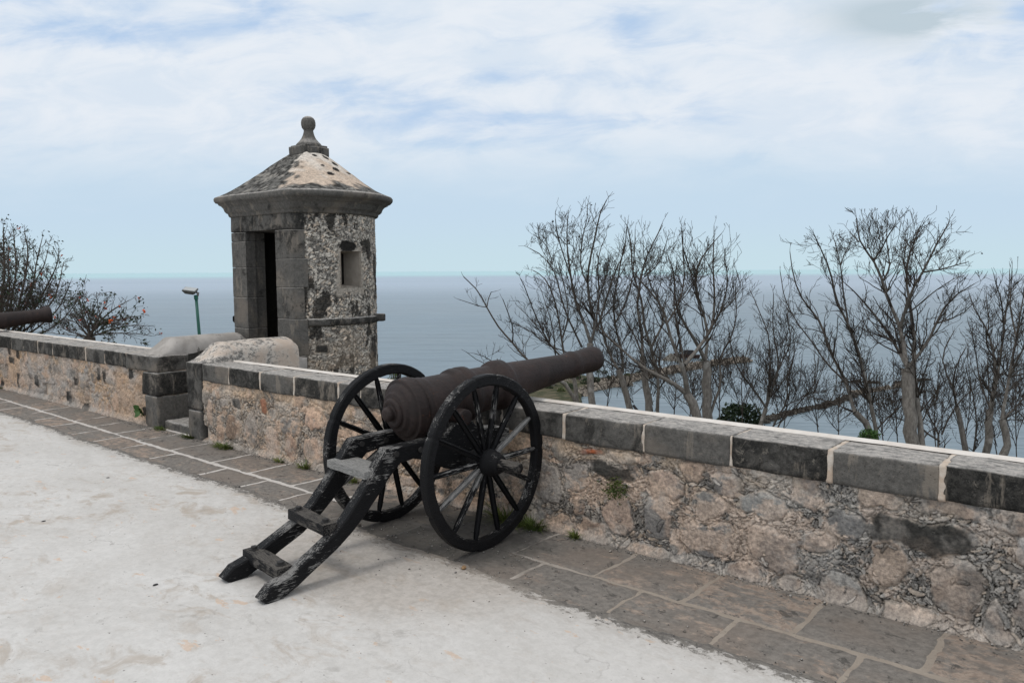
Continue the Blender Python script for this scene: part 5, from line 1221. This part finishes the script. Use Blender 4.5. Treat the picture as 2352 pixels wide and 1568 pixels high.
rubble_bank('jetty', [(1300, 885), (1390, 882), (1450, 872), (1500, 862), (1560, 850), (1630, 838), (1712, 829)], 'pale stone jetty curving out to the right behind the muzzle', 'jetty', 3.4, 1.0, M_rock, 70, 900, .8)
rubble_bank('breakwater', [(1742, 972), (1790, 956), (1830, 945), (1885, 935), (1935, 919), (1968, 905)], 'dark broken line of breakwater rocks nearest the wall at the right', 'breakwater', 1.5, .03, M_darkrock, 71, 330, .62)
rubble_bank('breakwater', [(1960, 905), (1998, 898), (2040, 892), (2075, 884)], 'middle bank of breakwater rocks ending beside the largest trunk', 'breakwater', 1.6, .03, M_rock, 72, 130, .62)
rubble_bank('breakwater', [(1935, 877), (1980, 878), (2020, 880)], 'short farther bank of breakwater rocks left of the largest trunk', 'breakwater', 1.1, .03, M_darkrock, 73, 70, .6)
rubble_bank('breakwater', [(2060, 880), (2090, 877), (2128, 872)], 'short farthest bank of breakwater rocks right behind the largest trunk', 'breakwater', 1.2, .03, M_darkrock, 74, 80, .6)
# headland
hp_ = [(1120, 1200), (1150, 868), (1230, 852), (1300, 858), (1350, 868), (1390, 872), (1400, 884), (1370, 893), (1335, 903), (1328, 930), (1340, 1050), (1330, 1200)]
pts = [sea_pt(x, y) for x, y in hp_]; c0 = sum(pts, Vector()) / len(pts); V_ = []; n = len(pts); rg = np.random.RandomState(9)
fr = []
for i in range(n):
    for j in range(6): fr.append(pts[i].lerp(pts[(i + 1) % n], j / 6.) + Vector((rg.normal(0, .8), rg.normal(0, .8), 0)))
n = len(fr); rows_ = [(1.03, -1.), (1.0, .1), (.96, .9), (.85, 1.3), (.6, 1.7), (.3, 2.0)]
for k, h in rows_:
    for p in fr: V_.append(tuple(c0 + (p - c0) * k + Vector((0, 0, h + rg.normal(0, .12)))))
V_.append(tuple(c0 + Vector((0, 0, 2.))))
Fv = [(k * n + i, k * n + (i + 1) % n, (k + 1) * n + (i + 1) % n, (k + 1) * n + i) for k in range(len(rows_) - 1) for i in range(n)] + [((len(rows_) - 1) * n + i, (len(rows_) - 1) * n + (i + 1) % n, len(V_) - 1) for i in range(n)]
tag(mesh('headland', V_, Fv, M_terr), 'low scrubby spit of land at the root of the jetty', None, None, 'structure')
rubble_bank('shore_rocks', [(1328, 910), (1340, 900), (1370, 893), (1400, 888), (1440, 884)], 'brown rocks edging the spit of land below the muzzle', 'rocks', 2.2, .9, M_rock, 75, 260, .8, 'stuff')
hs = [(1262, 905, 16, 'dark'), (1290, 912, 18, 'o'), (1312, 905, 20, 'g'), (1345, 893, 22, 'g'), (1372, 886, 17, 'g'), (1398, 880, 14, 'g'), (1425, 862, 15, 'g'), (1440, 874, 13, 'o'), (1245, 896, 14, 'o'), (1330, 880, 12, 'g'), (1465, 866, 10, 'g'), (1300, 892, 12, 'o'), (1555, 838, 9, 'o'), (1612, 835, 8, 'o'), (1390, 865, 11, 'g'), (1275, 880, 12, 'g')]
wd_ = {'dark': ('olive shrub', M_leafdark), 'o': ('brownish scrub', M_moss), 'g': ('dark green shrub', M_leaf)}
places = ['beside the white-roofed hut, under the barrel', 'just above the wall edge, left of the leaning trunk', 'between the barrel and the water', 'at the water edge of the spit', 'at the tip of the spit, in front of the palms', 'where the spit meets the jetty', 'on the jetty root, high and dark', 'low on the jetty root beside pale rocks', 'far left of the spit below the barrel', 'behind the left palm', 'first along the jetty past its root', 'in the middle of the spit', 'beside the thatched hut', 'halfway out along the jetty', 'behind the right palm', 'high on the spit under the barrel']
for k_, ((x, y, s_, kd), pl) in enumerate(zip(hs, places)):
    p = sea_pt(x, y); D_ = (p - EYE).dot(CAM_F); rr2 = s_ / 1800 * D_ * .55
    bush('shore_shrub', '%s %s' % (wd_[kd][0], pl), (p.x, p.y, SEA + 1.2 + rr2 * .7), rr2 * 1.2, rr2, rr2 * .8, 170, rr2 * .13, wd_[kd][1], 80 + k_, 'shrubs on the spit and jetty', 'shrub', False)
def palm(label, x, y, h, seed):
    rg = np.random.RandomState(seed); p = sea_pt(x, y); root = empty('palm_tree', (p.x, p.y, SEA + 1)); tag(root, label, 'palm', 'palms on the spit')
    tb = Tubes(); tb.add([(p.x, p.y, SEA + .8), (p.x + .1, p.y, SEA + 1 + h * .5), (p.x + .2, p.y, SEA + 1 + h)], [.22, .17, .14], 7); tb.build('trunk', M_barkl, root)
    V_ = []; Fv = []; c = np.array([p.x + .2, p.y, SEA + 1 + h])
    for k in range(22):
        a = rg.uniform(0, 6.28); e_ = rg.uniform(-.1, 1.1); L_ = rg.uniform(1.7, 2.5); d = np.array([math.cos(a), math.sin(a), 0]); s_ = np.array([-d[1], d[0], 0]); pr_ = c
        for j in range(8):
            u = (j + 1) / 8; q = c + d * L_ * u + np.array([0, 0, L_ * (e_ * u - 1.1 * u * u)]); wv = .30 * (1 - abs(2 * u - 1) * .7)
            i = len(V_); V_ += [tuple(pr_), tuple(q), tuple((pr_ + q) / 2 + s_ * wv - np.array([0, 0, .15])), tuple((pr_ + q) / 2 - s_ * wv - np.array([0, 0, .15]))]; Fv += [(i, i + 1, i + 2), (i, i + 3, i + 1)]; pr_ = q
    under(mesh('fronds', V_, Fv, M_leaf, None, False), root)
palm('palm on the spit left of the grey trunk under the muzzle', 1330, 884, 3.2, 1)
palm('palm on the spit right of the grey trunk under the muzzle', 1374, 882, 4.0, 2)
# huts and boats
p = sea_pt(1541, 843); hut = tag(empty('thatched_hut', (p.x, p.y, SEA + 1)), 'grey thatched shelter standing on the jetty', 'hut')
V_ = []; Fv = []
for i in range(12):
    a = 2 * math.pi * i / 12; V_ += [(p.x + 4.2 * math.cos(a), p.y + 4.2 * math.sin(a), SEA + 3.0), (p.x + .5 * math.cos(a), p.y + .5 * math.sin(a), SEA + 5.9)]
Fv = [(2 * i, 2 * ((i + 1) % 12), 2 * ((i + 1) % 12) + 1, 2 * i + 1) for i in range(12)] + [tuple(2 * i + 1 for i in range(12))]
under(mesh('roof', V_, Fv, M_thatch, None, False), hut)
for i in range(6):
    a = 2 * math.pi * i / 6; under(mesh('post', *tube([(p.x + 3.4 * math.cos(a), p.y + 3.4 * math.sin(a), SEA + .8), (p.x + 3.4 * math.cos(a), p.y + 3.4 * math.sin(a), SEA + 3.5)], [.12, .12], 6), M_barkl), hut)
def boat(name, label, x, y, L_, W_, H_, az, hull, deck, cabin=False):
    p = sea_pt(x, y); root = tag(empty(name, (p.x, p.y, SEA), az), label, 'boat'); V_ = []; n = 10
    for i in range(n + 1):
        u = i / n; wv = W_ / 2 * (1 - max(0, (u - .45) / .55) ** 2 * .97) * (.8 + .4 * min(u * 3, .5)); sh = H_ * (.8 + .35 * u * u)
        V_ += [(L_ * (u - .5), -wv, sh), (L_ * (u - .5) * .93, -wv * .55, -.1), (L_ * (u - .5) * .93, wv * .55, -.1), (L_ * (u - .5), wv, sh)]
    f_ = [(i * 4 + j, (i + 1) * 4 + j, (i + 1) * 4 + j + 1, i * 4 + j + 1) for i in range(n) for j in range(3)] + [(0, 1, 2, 3)]
    mesh('hull', V_, f_, hull, root, False)
    mesh('deck', [(v_[0], v_[1] * .93, v_[2] - .12) for v_ in V_ if v_[2] > 0], [(2 * i, 2 * i + 1, 2 * i + 3, 2 * i + 2) for i in range(n)], deck, root, False)
    if cabin:
        simple_box('cabin', (-L_ * .25, -W_ * .3, H_ * .8), (L_ * .1, W_ * .3, H_ * 1.9), deck, root, .08)
        mesh('mast', *tube([(L_ * .12, 0, H_ * .8), (L_ * .12, 0, H_ * 3)], [.09, .05], 6), deck, root)
    return root
azr = math.atan2(_rt.y, _rt.x)
boat('moored_boat', 'small boat with a pale deck moored against the jetty', 1531, 852, 6.5, 2., .8, azr, M_hull, M_hullw)
boat('grounded_boat', 'rusty dark boat lying on the outer side of the jetty', 1577, 822, 12.5, 3.6, 2.0, azr + 3.0, M_rust, M_hull, True)
p = sea_pt(1259, 898); bld = tag(empty('shore_hut', (p.x, p.y, SEA + 1.5), azr), 'low shore hut with a white sheet roof seen below the barrel', 'hut')
simple_box('wall', (-2.2, -1.8, 0), (2.2, 1.8, 2.3), M_thatch, bld)
o = simple_box('roof', (-2.6, -2.2, 2.32), (2.6, 2.2, 2.5), M_roofw, bld)
V_ = [(-2.6, -2.2, 2.3), (2.6, -2.2, 2.3), (2.6, 2.2, 2.9), (-2.6, 2.2, 2.9), (-2.6, -2.2, 2.42), (2.6, -2.2, 2.42), (2.6, 2.2, 3.02), (-2.6, 2.2, 3.02)]
o.data.clear_geometry(); o.data.from_pydata(V_, [], [(0, 3, 2, 1), (4, 5, 6, 7), (0, 1, 5, 4), (1, 2, 6, 5), (2, 3, 7, 6), (3, 0, 4, 7)])
# a dark post in the water
dp = at_depth(1132, 0, 1)
a_, b_ = at_depth(1454.5, 930, 12.), at_depth(1480, 965, 12.); low = b_ + (b_ - a_) * 1.2; gz = float(terr_z(low.x, low.y)) - .3
pst = mesh('charred_stump', *tube([Vector((low.x + .1, low.y, gz)), low, b_, a_], [.04, .036, .032, .020], 8), M_hull); tag(pst, 'leaning black charred stump poking above the wall edge', 'stump')

# ================================================================ SMALL THINGS ON THE TERRACE
def tuft(label, x, y, z, h, r_, n, seed, mat=M_grass, cat='grass tuft', lean=0.):
    rg = np.random.RandomState(seed); V_ = []; Fv = []
    for k in range(n):
        a = rg.uniform(0, 6.28); rr2 = r_ * rg.uniform(0, 1) ** .6; b = np.array([x + rr2 * math.cos(a), y + rr2 * .5 * math.sin(a) - abs(rr2) * .2, z]); d = np.array([math.cos(a) * .7, math.sin(a) * .5 - .35 - lean, 1.]) + rg.normal(0, .25, 3); L_ = h * rg.uniform(.5, 1.2)
        s_ = np.array([-math.sin(a), math.cos(a), 0]) * .0028 * (1 + rg.rand()); p0 = b; pv = b
        for j in range(4):
            u = (j + 1) / 4; q = b + d * L_ * u - np.array([0, 0, L_ * .55 * u * u]); i = len(V_); w0 = 1 - j / 4; w1 = 1 - u * .95
            V_ += [pv - s_ * w0, pv + s_ * w0, q + s_ * w1, q - s_ * w1]; Fv.append((i, i + 1, i + 2, i + 3)); pv = q
    o_ = mesh('grass_tuft', V_, Fv, mat, None, False); tag(o_, label, cat, 'weeds at the foot of the wall'); return o_
for k_, (x, y, h, r_, n, lb) in enumerate([(-12.75, 3.93, .05, .10, 120, 'yellowish grass tuft at the wall foot near the left edge'), (-8.0, 3.93, .045, .10, 130, 'flat yellow-green tuft below the doorway step'), (-7.37, 3.90, .06, .09, 130, 'grass tuft at the left corner of the near parapet'), (-6.68, 3.88, .07, .12, 200, 'broad grass tuft at the wall foot left of the far wheel'), (-5.80, 3.88, .05, .06, 70, 'small upright tuft second from the far wheel'), (-5.45, 3.88, .08, .06, 80, 'spiky tuft nearest the far wheel'), (-4.80, 3.86, .06, .07, 90, 'tuft seen under the seat board between the wheels'), (-3.22, 3.86, .17, .08, 220, 'tall grass clump behind the lower rim of the near wheel'), (-3.02, 3.87, .11, .10, 200, 'drooping grass clump at the right of the near wheel'), (-2.69, 3.875, .07, .025, 60, 'small isolated weed right of the near wheel'), (-3.08, 3.36, .03, .06, 70, 'scrap of moss under the near wheel rim')]):
    tuft(lb, x, y, .008, h, r_, n, 100 + k_, M_moss if k_ in (2, 10) else M_grass)
# mossy fern growing out of the wall
rg = np.random.RandomState(5)
root = empty('wall_fern', (-2.41, 3.88, .37)); tag(root, 'small moss-green fern growing out of the wall under the black stone', 'plant')
pts = [(np.array([-2.41, 3.875, .365]) + rg.normal(0, 1, 3) * np.array([.038, .016, .030]), 0) for i in range(190)]
leaves('fronds', pts, .0095, 2, .006, M_moss, root, rg, .45)
# leafy seedling with broad leaves on the far wall
root = empty('seedling', (-8.40, 3.93, .10)); tag(root, 'bright green seedling with broad leaves growing from the left jamb', 'plant')
tb = Tubes(); c = np.array([-8.39, 3.90, .17]); V_ = []; Fv = []
for k in range(8):
    a = k * 2.4; d = np.array([math.cos(a) * .9, -.35 - .2 * (k % 2), .8 * math.sin(a)]); d /= np.linalg.norm(d); s_ = np.cross(d, (0, -1, .2)); s_ /= np.linalg.norm(s_); b = c + d * .015 + np.array([0, 0, (k % 3 - 1) * .03]); L_ = .085
    tb.add([tuple(np.array([-8.40, 3.935, .10])), tuple(b)], [.004, .003], 4); i = len(V_)
    V_ += [b, b + d * L_ * .35 + s_ * .036, b + d * L_ * .75 + s_ * .026, b + d * L_, b + d * L_ * .75 - s_ * .026, b + d * L_ * .35 - s_ * .036]; Fv.append((i, i + 1, i + 2, i + 3, i + 4, i + 5))
tb.build('stem', M_moss, root); under(mesh('leaves', V_, Fv, M_bright, None, False), root)
# small litter on the floor
def litter(name, label, x, y, s_, mat, seed, cat, flat=.25):
    rg = np.random.RandomState(seed); bm = bmesh.new(); bmesh.ops.create_icosphere(bm, subdivisions=2, radius=1)
    for v_ in bm.verts: v_.co = Vector((v_.co.x * s_ * 1.5, v_.co.y * s_, v_.co.z * s_ * flat)) * (1 + rg.normal(0, .12))
    me = bpy.data.meshes.new(name); bm.to_mesh(me); bm.free(); me.materials.append(mat); o_ = bpy.data.objects.new(name, me); col.objects.link(o_)
    g_ = on_z(x, y, .016); o_.location = (g_.x, g_.y, .016 + s_ * flat * .8); o_.rotation_euler = (0, 0, rg.uniform(0, 3)); tag(o_, label, cat); return o_
litter('dead_leaf', 'curled tan dead leaf on the floor in front of the near wheel', 1065, 1306, .013, plain('dry_leaf', (.30, .19, .10)), 1, 'leaf', .8)
litter('pebble', 'small dark pebble on the white floor left of the trail ends', 357, 1343, .010, M_hull, 2, 'pebble', .35)
litter('pebble', 'tiny dark pebble at the far middle of the white floor', 248, 1097, .009, M_hull, 3, 'pebble', .35)
litter('pebble', 'small dark pebble nearest the left edge of the floor', 100, 1197, .009, M_hull, 4, 'pebble', .35)
litter('dead_leaf', 'dark scrap of leaf between the trail and the near wheel', 825, 1205, .014, M_pod, 5, 'leaf', .3)
litter('dead_leaf', 'small brown scrap of leaf below the trail', 750, 1258, .010, M_pod, 6, 'leaf', .3)

rg = np.random.RandomState(77); V_ = []; Fv = []; nv = 0
cube = np.array([(x, y, z) for x in (-1, 1) for y in (-1, 1) for z in (-1, 1)], float); cf = np.array([(0, 1, 3, 2), (4, 6, 7, 5), (0, 4, 5, 1), (2, 3, 7, 6), (0, 2, 6, 4), (1, 5, 7, 3)])
for k in range(1500):
    if k < 700: x = rg.uniform(-9, .5); y = 3.88 - abs(rg.normal(0, .035))
    elif k < 1150: x = rg.normal(-3.5, .6); y = rg.normal(3.35, .28)
    else: x = rg.uniform(-6, .5); y = bnd(x) + rg.normal(0, .09)
    if y > 3.9: continue
    r_ = rg.uniform(.0015, .0045) * (1.6 if rg.rand() < .06 else 1); M_ = rg.normal(0, 1, (3, 3)); Qm, _ = np.linalg.qr(M_)
    V_.append((cube * rg.uniform(.5, 1., (8, 3)) * r_) @ Qm + np.array([x, y, .010 + (.006 if y < bnd(x) else 0)])); Fv.append(cf + nv); nv += 8
tag(mesh('grit', np.concatenate(V_), np.concatenate(Fv), M_relief if False else M_block, None, False, None, 0.), 'loose grit and crumbs of mortar at the wall foot and under the cannon', 'grit', None, 'stuff')

sc.render.engine = 'CYCLES'
sc.cycles.max_bounces = 6
sc.cycles.diffuse_bounces = 3
